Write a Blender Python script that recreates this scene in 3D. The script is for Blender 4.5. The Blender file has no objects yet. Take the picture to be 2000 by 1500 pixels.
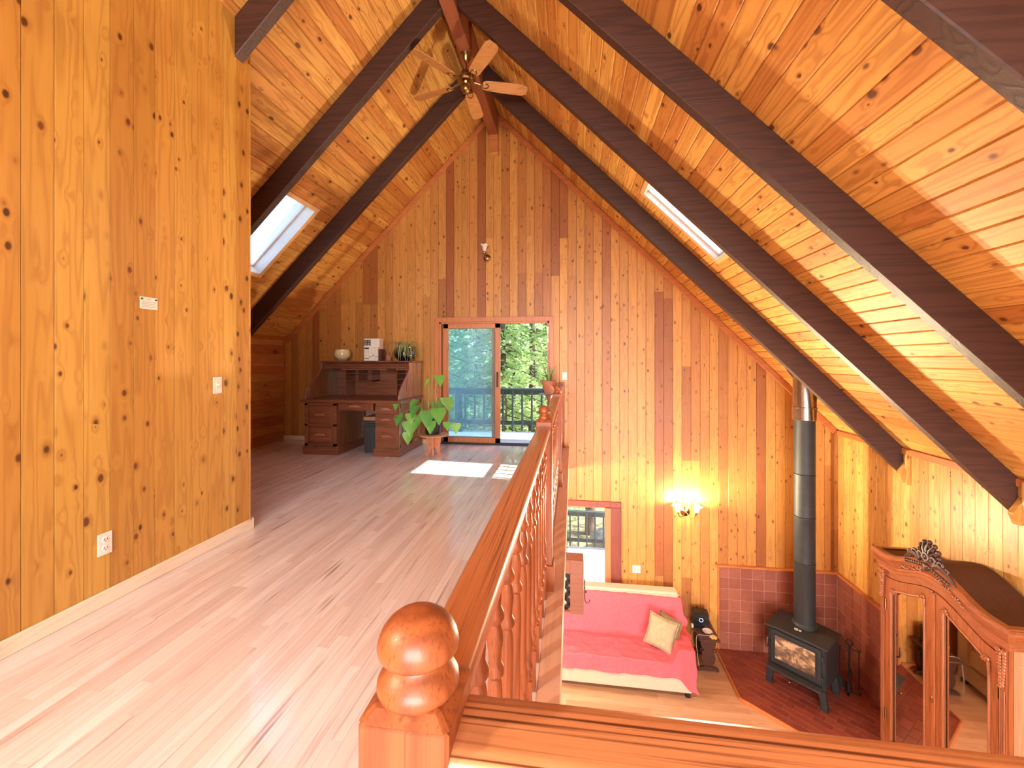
import bpy, bmesh, math, random
from mathutils import Vector, Matrix, noise as mnoise
random.seed(11)
PI = math.pi
scene = bpy.context.scene
C = scene.collection

# ------------------------------------------------------------------ camera
CAMZ = 1.40
cam_d = bpy.data.cameras.new('camera'); cam = bpy.data.objects.new('camera', cam_d); C.objects.link(cam)
cam_d.sensor_width = 36.0; cam_d.lens = 36.0*830/2000; cam_d.shift_y = -47/2000
cam_d.clip_start = 0.02; cam_d.clip_end = 300
cam.location = (0, 0, CAMZ); cam.rotation_euler = (PI/2, 0, math.atan(118/830))
scene.camera = cam

# ------------------------------------------------------------------ world, sun, exposure
scene.view_settings.view_transform = 'Standard'; scene.view_settings.look = 'None'
scene.view_settings.gamma = 1.0; scene.view_settings.use_curve_mapping = False
scene.view_settings.exposure = 0.48
try:
    scene.cycles.use_denoising = True
    scene.cycles.max_bounces = 7; scene.cycles.diffuse_bounces = 4; scene.cycles.glossy_bounces = 3; scene.cycles.transparent_max_bounces = 12
    scene.cycles.use_adaptive_sampling = True; scene.cycles.adaptive_threshold = 0.08; scene.cycles.adaptive_min_samples = 16
    scene.cycles.caustics_reflective = False; scene.cycles.caustics_refractive = False
    scene.cycles.sample_clamp_indirect = 6.0
except Exception: pass
world = bpy.data.worlds.new('sky'); scene.world = world; world.use_nodes = True
wn = world.node_tree.nodes; wl = world.node_tree.links
sky = wn.new('ShaderNodeTexSky'); sky.sky_type = 'NISHITA'; sky.sun_disc = False
sky.sun_elevation = math.radians(49); sky.sun_rotation = math.radians(90); sky.air_density = 1.0; sky.dust_density = 1.5; sky.ozone_density = 1.0
bg = wn['Background']; bg.inputs['Strength'].default_value = 0.72
wl.new(sky.outputs[0], bg.inputs['Color'])

def light(name, kind, loc, energy, col, rot=None, target=None, **kw):
    d = bpy.data.lights.new(name, kind); d.energy = energy; d.color = col
    for k, v in kw.items(): setattr(d, k, v)
    o = bpy.data.objects.new(name, d); C.objects.link(o); o.location = loc
    if target is not None:
        o.rotation_euler = (Vector(target)-Vector(loc)).to_track_quat('-Z', 'Y').to_euler()
    elif rot: o.rotation_euler = rot
    return o
SUN_DIR = Vector((-0.853, 0.15, -1.0))
sun = light('sun', 'SUN', (20, -3, 30), 11.0, (1.0, 0.94, 0.84), angle=math.radians(0.6))
sun.rotation_euler = SUN_DIR.to_track_quat('-Z', 'Y').to_euler()
# fill lamps added at the unseen rear windows, standing in for daylight
light('window_fill', 'AREA', (0.4, -3.35, 2.0), 370, (1.0, 0.95, 0.90), target=(0.4, 3, 1.0), shape='RECTANGLE', size=3.6, size_y=1.8)
light('window_fill', 'AREA', (1.6, -3.35, -1.7), 480, (1.0, 0.95, 0.90), target=(1.6, 3, -1.7), shape='RECTANGLE', size=3.0, size_y=1.6)

# ------------------------------------------------------------------ mesh helpers
class MB:
    def __init__(s): s.v = []; s.f = []
    def add(s, vs, fs, M=None):
        n = len(s.v)
        s.v += [tuple(M @ Vector(p)) for p in vs] if M is not None else [tuple(p) for p in vs]
        s.f += [tuple(i+n for i in f) for f in fs]; return s
    def box(s, x0, x1, y0, y1, z0, z1, M=None):
        vs = [(x, y, z) for z in (z0, z1) for y in (y0, y1) for x in (x0, x1)]
        return s.add(vs, [(0,2,3,1),(4,5,7,6),(0,1,5,4),(1,3,7,5),(3,2,6,7),(2,0,4,6)], M)
    def tube(s, pts, r, n=8, M=None, cap=True):
        pts = [Vector(p) for p in pts]; k = len(pts)
        rs = r if isinstance(r, (list, tuple)) else [r]*k
        vs = []; fs = []; up = None
        for i, p in enumerate(pts):
            t = (pts[min(i+1, k-1)]-pts[max(i-1, 0)])
            t = t.normalized() if t.length > 1e-9 else Vector((0,0,1))
            if up is None: up = Vector((0,0,1)) if abs(t.z) < .9 else Vector((1,0,0))
            a = t.cross(up)
            if a.length < 1e-6: a = t.cross(Vector((0,1,0)))
            a.normalize(); b = a.cross(t).normalized(); up = b
            for j in range(n):
                q = 2*PI*j/n; vs.append(p+a*math.cos(q)*rs[i]+b*math.sin(q)*rs[i])
        for i in range(k-1):
            for j in range(n):
                j2 = (j+1) % n; fs.append((i*n+j, i*n+j2, (i+1)*n+j2, (i+1)*n+j))
        if cap: fs.append(tuple(range(n-1, -1, -1))); fs.append(tuple(range((k-1)*n, k*n)))
        return s.add(vs, fs, M)
    def lathe(s, prof, n=20, M=None, c=(0,0,0)):
        vs = []; fs = []; k = len(prof)
        for r, z in prof:
            for j in range(n):
                q = 2*PI*j/n; vs.append((c[0]+r*math.cos(q), c[1]+r*math.sin(q), c[2]+z))
        for i in range(k-1):
            for j in range(n):
                j2 = (j+1) % n; fs.append((i*n+j, i*n+j2, (i+1)*n+j2, (i+1)*n+j))
        fs.append(tuple(range(n-1, -1, -1))); fs.append(tuple(range((k-1)*n, k*n)))
        return s.add(vs, fs, M)
    def prism(s, poly, axis, a0, a1, M=None):
        # poly in the two other axes, in order (x,y,z without axis)
        def mk(p, a):
            return {'x': (a, p[0], p[1]), 'y': (p[0], a, p[1]), 'z': (p[0], p[1], a)}[axis]
        n = len(poly)
        vs = [mk(p, a0) for p in poly]+[mk(p, a1) for p in poly]
        fs = [tuple(range(n))[::-1], tuple(range(n, 2*n))]+[(i, (i+1) % n, n+(i+1) % n, n+i) for i in range(n)]
        return s.add(vs, fs, M)
    def ball(s, c, r, nu=10, nv=6, M=None):
        rx, ry, rz = r if isinstance(r, (list, tuple)) else (r, r, r)
        vs = [(c[0], c[1], c[2]-rz)]; fs = []
        for i in range(1, nv):
            q = -PI/2+PI*i/nv
            for j in range(nu):
                w = 2*PI*j/nu; vs.append((c[0]+rx*math.cos(q)*math.cos(w), c[1]+ry*math.cos(q)*math.sin(w), c[2]+rz*math.sin(q)))
        vs.append((c[0], c[1], c[2]+rz)); top = len(vs)-1
        for j in range(nu): fs.append((0, 1+(j+1) % nu, 1+j))
        for i in range(nv-2):
            for j in range(nu):
                a = 1+i*nu+j; b = 1+i*nu+(j+1) % nu; fs.append((a, b, b+nu, a+nu))
        o = 1+(nv-2)*nu
        for j in range(nu): fs.append((o+j, o+(j+1) % nu, top))
        return s.add(vs, fs, M)
    def ring(s, c, R, r, nu=16, nv=6, normal=(0,0,1), M=None):
        q = Vector(normal).to_track_quat('Z', 'Y').to_matrix(); vs = []; fs = []
        for i in range(nu):
            a = 2*PI*i/nu
            for j in range(nv):
                b = 2*PI*j/nv
                vs.append(Vector(c)+q @ Vector(((R+r*math.cos(b))*math.cos(a), (R+r*math.cos(b))*math.sin(a), r*math.sin(b))))
        for i in range(nu):
            for j in range(nv):
                i2 = (i+1) % nu; j2 = (j+1) % nv; fs.append((i*nv+j, i2*nv+j, i2*nv+j2, i*nv+j2))
        return s.add(vs, fs, M)
    def grid(s, fn, nu, nv, M=None, closed_u=False):
        vs = [fn(i/nu, j/nv) for i in range(nu+1) for j in range(nv+1)]; w = nv+1
        return s.add(vs, [(i*w+j, (i+1)*w+j, (i+1)*w+j+1, i*w+j+1) for i in range(nu) for j in range(nv)], M)
    def mesh(s, name, m, smooth=False, bevel=0, seg=1, solid=0, weld=False, flip=False):
        me = bpy.data.meshes.new(name); me.from_pydata([tuple(p) for p in s.v], [], s.f)
        bm = bmesh.new(); bm.from_mesh(me)
        if weld: bmesh.ops.remove_doubles(bm, verts=bm.verts, dist=1e-5)
        if solid: bmesh.ops.solidify(bm, geom=bm.faces[:], thickness=solid)
        bmesh.ops.recalc_face_normals(bm, faces=bm.faces)
        if bevel:
            es = [e for e in bm.edges if len(e.link_faces) == 2 and e.calc_face_angle(0) > 0.6]
            bmesh.ops.bevel(bm, geom=es, offset=bevel, segments=seg, affect='EDGES', clamp_overlap=True)
        if smooth:
            for f in bm.faces: f.smooth = True
            for e in bm.edges:
                if len(e.link_faces) == 2 and e.calc_face_angle(0) > (0.7 if smooth is True else smooth): e.smooth = False
        bm.to_mesh(me); bm.free()
        me.materials.append(m); return me

def tag(o, label=None, cat=None, group=None, kind=None):
    if label: o['label'] = label
    if cat: o['category'] = cat
    if group: o['group'] = group
    if kind: o['kind'] = kind
    return o
def put(name, me, parent=None, loc=None, matrix=None):
    o = bpy.data.objects.new(name, me); C.objects.link(o)
    if parent is not None: o.parent = parent
    if matrix is not None: o.matrix_basis = matrix
    elif loc is not None: o.location = loc
    return o
def build(mb, name, m, parent=None, **kw):
    label = kw.pop('label', None); cat = kw.pop('cat', None); group = kw.pop('group', None); kind = kw.pop('kind', None)
    loc = None
    if parent is None and kind != 'structure':
        xs, ys, zs = zip(*[tuple(p) for p in mb.v])
        loc = Vector(((min(xs)+max(xs))/2, (min(ys)+max(ys))/2, min(zs)))
        mb.v = [tuple(Vector(p)-loc) for p in mb.v]
    o = put(name, mb.mesh(name, m, **kw), parent, loc)
    return tag(o, label, cat, group, kind)
def thing(name, label, cat, loc=(0,0,0), rz=0, group=None, kind=None):
    o = bpy.data.objects.new(name, None); C.objects.link(o); o.location = loc; o.rotation_euler = (0,0,rz); o.empty_display_size = .1
    return tag(o, label, cat, group, kind)

# ------------------------------------------------------------------ materials
def lin(c):
    return tuple((x/255/12.92 if x <= 10 else ((x/255+.055)/1.055)**2.4) for x in c)+(1,)
def base_mat(name, rgb=(128,128,128), rough=.5, metal=0, coat=0, spec=.5):
    m = bpy.data.materials.new(name); m.use_nodes = True
    b = m.node_tree.nodes['Principled BSDF']
    b.inputs['Base Color'].default_value = lin(rgb); b.inputs['Roughness'].default_value = rough; b.inputs['Metallic'].default_value = metal
    b.inputs['Coat Weight'].default_value = coat; b.inputs['Specular IOR Level'].default_value = spec
    return m
class NT:
    def __init__(s, m): s.t = m.node_tree; s.b = s.t.nodes['Principled BSDF']
    def n(s, typ, **kw):
        nd = s.t.nodes.new(typ)
        for k, v in kw.items():
            if k in nd.inputs.keys() if isinstance(k, str) else False: pass
            setattr(nd, k, v)
        return nd
    def l(s, a, b): s.t.links.new(a, b)
    def math(s, op, a, b=None, c=None, clamp=False):
        nd = s.t.nodes.new('ShaderNodeMath'); nd.operation = op; nd.use_clamp = clamp
        for i, x in enumerate((a, b, c)):
            if x is None: continue
            if isinstance(x, (int, float)): nd.inputs[i].default_value = x
            else: s.l(x, nd.inputs[i])
        return nd.outputs[0]
    def mix(s, f, a, b, blend='MIX'):
        nd = s.t.nodes.new('ShaderNodeMix'); nd.data_type = 'RGBA'; nd.blend_type = blend
        for i, x in ((0, f), (6, a), (7, b)):
            if isinstance(x, (int, float)): nd.inputs[i].default_value = x
            elif isinstance(x, tuple): nd.inputs[i].default_value = x
            else: s.l(x, nd.inputs[i])
        return nd.outputs[2]
    def ramp(s, f, stops):
        nd = s.t.nodes.new('ShaderNodeValToRGB'); el = nd.color_ramp.elements
        while len(el) < len(stops): el.new(.5)
        for e, (p, c) in zip(el, stops): e.position = p; e.color = c if len(c) == 4 else lin(c)
        s.l(f, nd.inputs[0]); return nd.outputs[0]
    def noise(s, vec, scale, detail=3, rough=.55, dist=0):
        nd = s.t.nodes.new('ShaderNodeTexNoise'); nd.inputs['Scale'].default_value = scale; nd.inputs['Detail'].default_value = detail
        nd.inputs['Roughness'].default_value = rough; nd.inputs['Distortion'].default_value = dist
        if vec is not None: s.l(vec, nd.inputs['Vector'])
        return nd.outputs['Fac']
    def mapping(s, vec, scale):
        nd = s.t.nodes.new('ShaderNodeMapping'); nd.inputs['Scale'].default_value = scale; s.l(vec, nd.inputs['Vector']); return nd.outputs[0]
    def bump(s, h, strength, dist=.01):
        nd = s.t.nodes.new('ShaderNodeBump'); nd.inputs['Strength'].default_value = strength; nd.inputs['Distance'].default_value = dist
        s.l(h, nd.inputs['Height']); s.l(nd.outputs[0], s.b.inputs['Normal'])
def wood(name, axis, light_c, dark_c, grain_c, knots=0.0, rough=.4, coat=0.0, grain=.5, varied=1.0, freq=1.0, bump=.15, streak=None, bias=1.0, spec=.5, sscale=1.0, rings=.55):
    m = base_mat(name, light_c, rough, coat=coat, spec=spec); t = NT(m)
    geo = t.n('ShaderNodeNewGeometry'); oi = t.n('ShaderNodeObjectInfo')
    rnd = t.math('FRACT', t.math('ADD', oi.outputs['Random'], geo.outputs['Random Per Island']))
    off = t.n('ShaderNodeCombineXYZ')
    t.l(t.math('MULTIPLY', rnd, 37.0), off.inputs[0]); t.l(t.math('MULTIPLY', rnd, 53.0), off.inputs[1]); t.l(t.math('MULTIPLY', rnd, 71.0), off.inputs[2])
    va = t.n('ShaderNodeVectorMath', operation='ADD'); t.l(geo.outputs['Position'], va.inputs[0]); t.l(off.outputs[0], va.inputs[1]); P = va.outputs[0]
    def st(a): v = [1,1,1]; v['xyz'.index(axis)] = a; return tuple(v)
    kd = None
    if knots:
        vo = t.n('ShaderNodeTexVoronoi'); vo.inputs['Scale'].default_value = 8.5*knots
        t.l(t.mapping(P, st(.62)), vo.inputs['Vector']); kd = vo.outputs['Distance']
    low = t.noise(t.mapping(P, st(.06)), 8*freq, 2, .45)
    ph = t.math('MULTIPLY', low, 56.0)
    if kd is not None:
        ph = t.math('ADD', ph, t.math('MULTIPLY', t.math('SMOOTH_MIN', kd, .35, .2), 22.0))
    lines = t.math('MULTIPLY_ADD', t.math('SINE', ph), .5, .5)
    lines = t.math('POWER', lines, 2.2)
    fine = t.noise(t.mapping(P, st(.03)), 170*freq, 3, .6)
    g = t.math('ADD', t.math('MULTIPLY', lines, rings), t.math('MULTIPLY', fine, .6))
    r2 = t.math('POWER', t.math('FRACT', t.math('MULTIPLY', rnd, 7.31)), bias)
    basec = t.mix(t.math('MULTIPLY', r2, varied), lin(light_c), lin(dark_c))
    r3 = t.math('FRACT', t.math('MULTIPLY', rnd, 13.7))
    hs = t.n('ShaderNodeHueSaturation'); t.l(basec, hs.inputs['Color'])
    t.l(t.math('MULTIPLY_ADD', r3, .16*varied, 1-.08*varied), hs.inputs['Value']); basec = hs.outputs[0]
    blotch = t.noise(t.mapping(P, st(.35)), 3.0, 2)
    basec = t.mix(t.math('MULTIPLY', blotch, .35), basec, lin(dark_c))
    col = t.mix(t.math('MULTIPLY', t.math('SUBTRACT', g, .25, clamp=True), grain), basec, lin(grain_c))
    if streak:
        sk = t.math('SUBTRACT', t.noise(t.mapping(P, st(.05/max(1, sscale*.7))), 28*sscale, 2), .62 if sscale == 1 else .515, clamp=True)
        col = t.mix(t.math('MULTIPLY', sk, 5.0, clamp=True), col, lin(streak))
    if kd is not None:
        sc = t.n('ShaderNodeSeparateColor'); t.l(vo.outputs['Color'], sc.inputs[0])
        kr = t.math('MULTIPLY_ADD', t.math('POWER', sc.outputs[0], 1.5), .13, .065)
        kn = t.math('DIVIDE', t.math('ADD', kd, t.math('MULTIPLY', t.math('SUBTRACT', fine, .5), .05)), kr)
        halo = t.math('SUBTRACT', 1.0, t.math('DIVIDE', kn, 2.4), clamp=True)
        col = t.mix(t.math('MULTIPLY', t.math('POWER', halo, 1.4), .6), col, lin(grain_c))
        core = t.n('ShaderNodeMapRange'); core.inputs['From Min'].default_value = 1.12; core.inputs['From Max'].default_value = .72
        t.l(kn, core.inputs['Value']); core.clamp = True
        tone = t.mix(sc.outputs[1], lin((58, 28, 16)), lin((112, 58, 28)))
        col = t.mix(t.math('MULTIPLY', core.outputs[0], .88), col, tone)
    t.l(col, t.b.inputs['Base Color'])
    if bump: t.bump(g, bump, .002)
    return m
def plain(name, rgb, rough=.5, metal=0, coat=0, var=.12, scale=12, bump=0, bscale=60):
    m = base_mat(name, rgb, rough, metal, coat); t = NT(m)
    tc = t.n('ShaderNodeTexCoord'); nz = t.noise(tc.outputs['Object'], scale, 3)
    dk = tuple(max(0, c*(1-var*1.6)) for c in rgb); lt = tuple(min(255, c*(1+var*.5)) for c in rgb)
    t.l(t.mix(nz, lin(dk), lin(lt)), t.b.inputs['Base Color'])
    if bump: t.bump(t.noise(tc.outputs['Object'], bscale, 3), bump, .004)
    return m
PINE_L, PINE_D, PINE_G = (222,160,92), (168,96,52), (140,70,32)
M = {}
M['pine_z'] = wood('knotty_pine_upright', 'z', (214,154,76), (154,88,42), (124,62,26), knots=1.5, rough=.42, bias=2.1, grain=.6, rings=.4)
M['pine_part'] = wood('knotty_pine_partition', 'z', (216,168,80), (190,130,58), (136,74,28), knots=1.25, rough=.42, bias=1.2, varied=.75, grain=.72, rings=.38)
M['pine_right'] = wood('knotty_pine_pale', 'z', (224,176,96), (198,140,70), (140,78,34), knots=1.4, rough=.4, grain=.7)
M['pine_y'] = wood('knotty_pine_ceiling', 'y', (226,174,92), (190,124,62), (136,70,30), knots=1.05, rough=.55, spec=.3, bias=1.3, grain=.7)
M['pine_knee'] = wood('knotty_pine_knee', 'y', (214,156,92), (182,114,64), (128,62,32), knots=.5, rough=.5)
M['pine_trim'] = wood('pine_trim', 'x', (206,128,70), (176,98,54), (130,62,30), knots=0, rough=.45, varied=.5)
M['pine_trim_y'] = wood('pine_trim_long', 'y', (206,128,70), (170,92,52), (130,62,30), knots=0, rough=.45, varied=.5)
M['sky_casing'] = wood('pale_skylight_casing', 'y', (230,184,136), (214,162,112), (176,120,78), rough=.5, varied=.3, grain=.3)
M['pine_core'] = wood('pine_backing', 'z', (70,36,18), (60,30,16), (48,24,12), rough=.8)
M['base_pale'] = wood('pale_pine_baseboard', 'y', (242,226,200), (232,208,176), (196,150,104), knots=.35, rough=.5, grain=.3)
M['beam'] = wood('dark_stained_beam', 'x', (74,42,32), (58,30,24), (34,17,13), rough=.55, grain=.8, bump=.5, varied=.6)
M['ridge'] = wood('ridge_beam_wood', 'y', (150,84,52), (126,66,42), (90,44,26), rough=.5, varied=.4)
M['oak_floor'] = wood('pale_oak_strip', 'y', (240,232,230), (216,196,190), (182,152,142), rough=.22, coat=.55, grain=.35, streak=(140,98,78), bias=1.3, bump=.05, varied=.8)
M['oak_floor_x'] = wood('pale_oak_strip_lower', 'x', (222,184,148), (196,152,116), (160,112,78), rough=.35, grain=.4, bump=.05)
M['oak_nosing'] = wood('pink_oak_nosing', 'y', (230,190,162), (220,172,142), (180,124,94), rough=.4, grain=.4, bump=.05, varied=.3)
M['oak_rail_y'] = wood('red_oak_rail', 'y', (190,116,72), (172,98,58), (92,40,20), rough=.34, coat=.15, grain=.9, freq=1.3, varied=.4, streak=(96,44,24), sscale=6.0, rings=.10)
M['oak_rail_x'] = wood('red_oak_rail_cross', 'x', (208,136,88), (190,116,70), (92,40,20), rough=.34, coat=.15, grain=.9, freq=1.3, varied=.4, streak=(96,44,24), sscale=6.0, rings=.10)
M['oak_post'] = wood('red_oak_post', 'z', (170,90,46), (148,74,37), (104,46,20), rough=.42, coat=.06, grain=.9, freq=.9, varied=.4, streak=(124,60,30), sscale=10.0)
M['desk'] = wood('dark_oak_desk', 'x', (142,82,54), (112,62,42), (60,30,20), rough=.4, coat=.15, grain=.7, freq=1.4, varied=.5)
M['desk_z'] = wood('daylit_oak_desk_side', 'z', (152,100,68), (128,82,54), (76,44,28), rough=.22, coat=.9, grain=.6, freq=1.2, varied=.4)  # desk oak with a lighter colour for the daylight on its sides
M['walnut'] = wood('carved_walnut', 'z', (164,94,54), (136,72,42), (80,38,22), rough=.32, coat=.35, grain=.6, freq=1.2, varied=.4)
M['walnut_y'] = wood('carved_walnut_cornice', 'y', (164,94,56), (136,72,44), (84,40,24), rough=.32, coat=.35, grain=.6, freq=1.2, varied=.4)
M['walnut_dark'] = wood('dark_walnut_carving', 'z', (78,46,36), (58,32,26), (34,18,14), rough=.45, coat=.05, grain=.5, varied=.3)
M['armoire_top'] = wood('dusty_armoire_top', 'y', (88,50,34), (68,38,26), (44,24,16), rough=.7, grain=.4, varied=.3)
M['armoire_side'] = wood('pale_armoire_side', 'z', (206,140,104), (186,116,84), (150,84,56), rough=.4, grain=.5, varied=.3)
M['pull'] = wood('carved_pull_wood', 'x', (168,110,82), (146,90,66), (96,52,36), rough=.3, coat=.4, grain=.4, varied=.3)
M['rack'] = wood('rack_wood', 'x', (128,76,54), (110,62,44), (78,40,28), rough=.45, grain=.5, varied=.3)
M['stool'] = wood('carved_stool_wood', 'z', (196,116,62), (170,92,48), (110,54,26), rough=.4, grain=.5, varied=.3)
M['table_dark'] = wood('dark_side_table_wood', 'y', (84,48,34), (64,34,26), (36,18,14), rough=.4, coat=.2, grain=.6, varied=.3)
M['blade'] = wood('oak_fan_blade', 'x', (196,140,84), (170,114,64), (120,74,38), rough=.4, grain=.6, varied=.5)
M['door_wood'] = wood('sliding_door_wood', 'z', (206,130,82), (186,108,66), (140,72,42), rough=.4, grain=.4, varied=.3)
M['trim_red'] = wood('red_brown_casing', 'z', (138,66,48), (120,54,40), (84,36,26), rough=.45, grain=.5, varied=.3)
M['deck'] = wood('weathered_deck_board', 'x', (176,178,180), (150,152,156), (110,112,116), rough=.6, grain=.4)
M['rail_green'] = plain('dark_green_deck_paint', (44,62,60), .5)
M['white'] = plain('white_plastic', (236,230,218), .4, var=.03)
M['white_paint'] = plain('white_paint', (236,234,228), .5, var=.03)
M['black_iron'] = plain('black_stove_iron', (44,46,48), .55, .0, var=.25, bump=.15, bscale=140)
M['black_gloss'] = plain('black_gloss', (16,16,20), .2)
M['wrought'] = plain('wrought_iron', (26,20,18), .5)
M['steel'] = plain('brushed_steel', (190,184,178), .22, 1.0, var=.1)
M['brass'] = plain('antique_brass', (176,146,96), .25, 1.0, var=.15)
M['chrome'] = plain('chrome', (210,206,200), .12, 1.0)
M['grout_dark'] = plain('dusky_grout', (158,104,86), .85, var=.1)
M['grout'] = plain('pale_grout', (206,160,134), .85, var=.1)
M['cream'] = plain('cream_glaze', (232,214,168), .18, coat=.5, var=.06)
M['terracotta'] = plain('terracotta', (198,122,92), .7, var=.14)
M['soil'] = plain('dark_soil', (42,30,24), .9, var=.3, bump=.5)
M['black_pot'] = plain('black_plastic_pot', (26,26,28), .35)
M['glazed_pot'] = plain('black_glazed_pot', (24,26,34), .12, coat=.6)
M['tower'] = plain('grey_metal_case', (62,62,66), .45)
M['tan'] = plain('tan_board', (186,130,90), .6)
M['figurine'] = plain('pink_clay', (186,112,90), .5)
M['box_dark'] = plain('dark_print', (44,40,44), .5)
M['box_grey'] = plain('grey_print', (168,160,150), .6)
M['book_brown'] = plain('brown_leather', (92,44,30), .5)
M['cloth'] = plain('red_cotton_throw', (220,98,110), .85, var=.10, scale=30, bump=.35, bscale=260)
M['beige'] = plain('beige_upholstery', (210,190,166), .85, var=.06, scale=60, bump=.25, bscale=300)
M['pillow'] = plain('sage_velvet', (176,162,126), .75, var=.14, scale=20, bump=.2, bscale=220)
M['pillow2'] = plain('olive_velvet', (140,118,84), .8, var=.2, scale=20, bump=.2, bscale=220)
M['feet'] = plain('black_foot', (22,18,16), .4)
M['dish'] = plain('pale_dish', (226,216,206), .25)
M['cable'] = plain('white_cable', (226,216,200), .5)
M['soap'] = plain('yellow_flower_glaze', (226,190,112), .4)
M['soap2'] = plain('lilac_flower_glaze', (190,172,196), .4)
M['foil'] = plain('silver_foil', (200,192,186), .3, .8)
M['bottle'] = plain('dark_bottle_glass', (20,22,18), .12)
M['paper'] = plain('white_card', (240,232,216), .7, var=.02)
M['ink'] = plain('grey_ink', (170,160,148), .7)
M['bark'] = plain('conifer_bark', (110,88,72), .9, var=.3, scale=6, bump=.6)
M['ground'] = plain('forest_floor', (150,140,104), .95, var=.3, scale=.7)
M['rock'] = plain('grey_rock', (150,150,148), .9, var=.2, bump=.6, bscale=6)
M['roof'] = plain('roof_deck', (90,60,40), .9)
M['mirror'] = base_mat('mirror', (232,222,212), .03, 1.0)
M['stem'] = plain('green_stem', (120,140,70), .5)
M['dry'] = plain('dry_stem', (196,176,122), .7)
def leaf_mat(name, a, b, tr=.35):
    m = base_mat(name, a, .42); t = NT(m)
    oi = t.n('ShaderNodeObjectInfo'); geo = t.n('ShaderNodeNewGeometry')
    r = t.math('FRACT', t.math('ADD', oi.outputs['Random'], geo.outputs['Random Per Island']))
    col = t.mix(r, lin(a), lin(b)); t.l(col, t.b.inputs['Base Color'])
    tb = t.n('ShaderNodeBsdfTranslucent'); t.l(col, tb.inputs['Color'])
    mx = t.n('ShaderNodeMixShader'); mx.inputs[0].default_value = tr
    t.l(t.b.outputs[0], mx.inputs[1]); t.l(tb.outputs[0], mx.inputs[2]); t.l(mx.outputs[0], t.t.nodes['Material Output'].inputs['Surface'])
    return m
M['leaf'] = leaf_mat('philodendron_leaf', (150,206,92), (104,178,80))
M['spider'] = leaf_mat('spider_leaf', (200,196,140), (138,152,96))
M['snake'] = leaf_mat('snake_leaf', (104,132,72), (168,176,112), .1)
M['needles'] = leaf_mat('conifer_needles', (150,184,110), (206,220,150), .45)
def glass(name, tint=(255,255,255), veil=0.0, veil_c=(190,215,230), rough=.0):
    m = bpy.data.materials.new(name); m.use_nodes = True; nt = m.node_tree; nt.nodes.remove(nt.nodes['Principled BSDF'])
    out = nt.nodes['Material Output']; tr = nt.nodes.new('ShaderNodeBsdfTransparent'); tr.inputs[0].default_value = lin(tint)
    gl = nt.nodes.new('ShaderNodeBsdfGlossy'); gl.inputs['Roughness'].default_value = rough
    lw = nt.nodes.new('ShaderNodeLayerWeight'); lw.inputs[0].default_value = .5
    pw = nt.nodes.new('ShaderNodeMath'); pw.operation = 'POWER'; nt.links.new(lw.outputs['Facing'], pw.inputs[0]); pw.inputs[1].default_value = 4.0
    fr = nt.nodes.new('ShaderNodeMath'); fr.operation = 'MULTIPLY_ADD'; nt.links.new(pw.outputs[0], fr.inputs[0]); fr.inputs[1].default_value = .45; fr.inputs[2].default_value = .03
    mx = nt.nodes.new('ShaderNodeMixShader'); nt.links.new(fr.outputs[0], mx.inputs[0]); nt.links.new(tr.outputs[0], mx.inputs[1]); nt.links.new(gl.outputs[0], mx.inputs[2])
    last = mx.outputs[0]
    if veil:
        tl = nt.nodes.new('ShaderNodeBsdfTranslucent'); tl.inputs[0].default_value = lin(veil_c)
        nz = nt.nodes.new('ShaderNodeTexNoise'); nz.inputs['Scale'].default_value = 1.5
        mm = nt.nodes.new('ShaderNodeMath'); mm.operation = 'MULTIPLY'; nt.links.new(nz.outputs[0], mm.inputs[0]); mm.inputs[1].default_value = 2*veil
        m2 = nt.nodes.new('ShaderNodeMixShader'); nt.links.new(mm.outputs[0], m2.inputs[0]); nt.links.new(last, m2.inputs[1]); nt.links.new(tl.outputs[0], m2.inputs[2]); last = m2.outputs[0]
    nt.links.new(last, out.inputs['Surface']); return m
M['glass'] = glass('clear_glass'); M['hazy'] = glass('hazy_blue_glass', (226,240,246), .075, (232,242,248))  # door pane: bluish reflected haze mixed in as a veil colour
M['disc_glass'] = glass('table_glass', (200,215,220), .1)
M['frosted'] = base_mat('frosted_tulip_glass', (246,238,226), .35); M['frosted'].node_tree.nodes['Principled BSDF'].inputs['Transmission Weight'].default_value = .35
def emis(name, rgb, k):
    m = base_mat(name, rgb, .4); b = m.node_tree.nodes['Principled BSDF']; b.inputs['Emission Color'].default_value = lin(rgb); b.inputs['Emission Strength'].default_value = k; return m
M['lit_shade'] = emis('lit_tulip_shade', (255,226,170), 6.0)
M['blue_ring'] = emis('blue_ring_logo', (170,190,255), 1.2)  # ring logo given a glow of its own by emission
# stove glass mottled in dark brown and cream
M['mottled'] = base_mat('mottled_stove_glass', (90,70,56), .12); _t = NT(M['mottled']); _tc = _t.n('ShaderNodeTexCoord')
_t.l(_t.ramp(_t.noise(_t.mapping(_tc.outputs['Object'], (7,7,10)), 1.0, 5, .6, .6), [(.30,(34,24,20)),(.5,(120,92,70)),(.62,(206,170,130)),(.75,(120,80,58))]), _t.b.inputs['Base Color'])
def tile_mat(name, a, b, rough):
    m = base_mat(name, a, rough); t = NT(m); oi = t.n('ShaderNodeObjectInfo'); geo = t.n('ShaderNodeNewGeometry')
    nz = t.noise(geo.outputs['Position'], 22, 4)
    col = t.mix(oi.outputs['Random'], lin(a), lin(b)); col = t.mix(t.math('MULTIPLY', nz, .4), col, lin((84,40,32)))
    t.l(col, t.b.inputs['Base Color']); t.bump(nz, .1, .003); return m
M['tile'] = tile_mat('clay_wall_tile', (172,100,78), (152,82,64), .45)
M['paver'] = tile_mat('clay_hearth_paver', (158,78,60), (132,60,48), .4)

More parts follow.
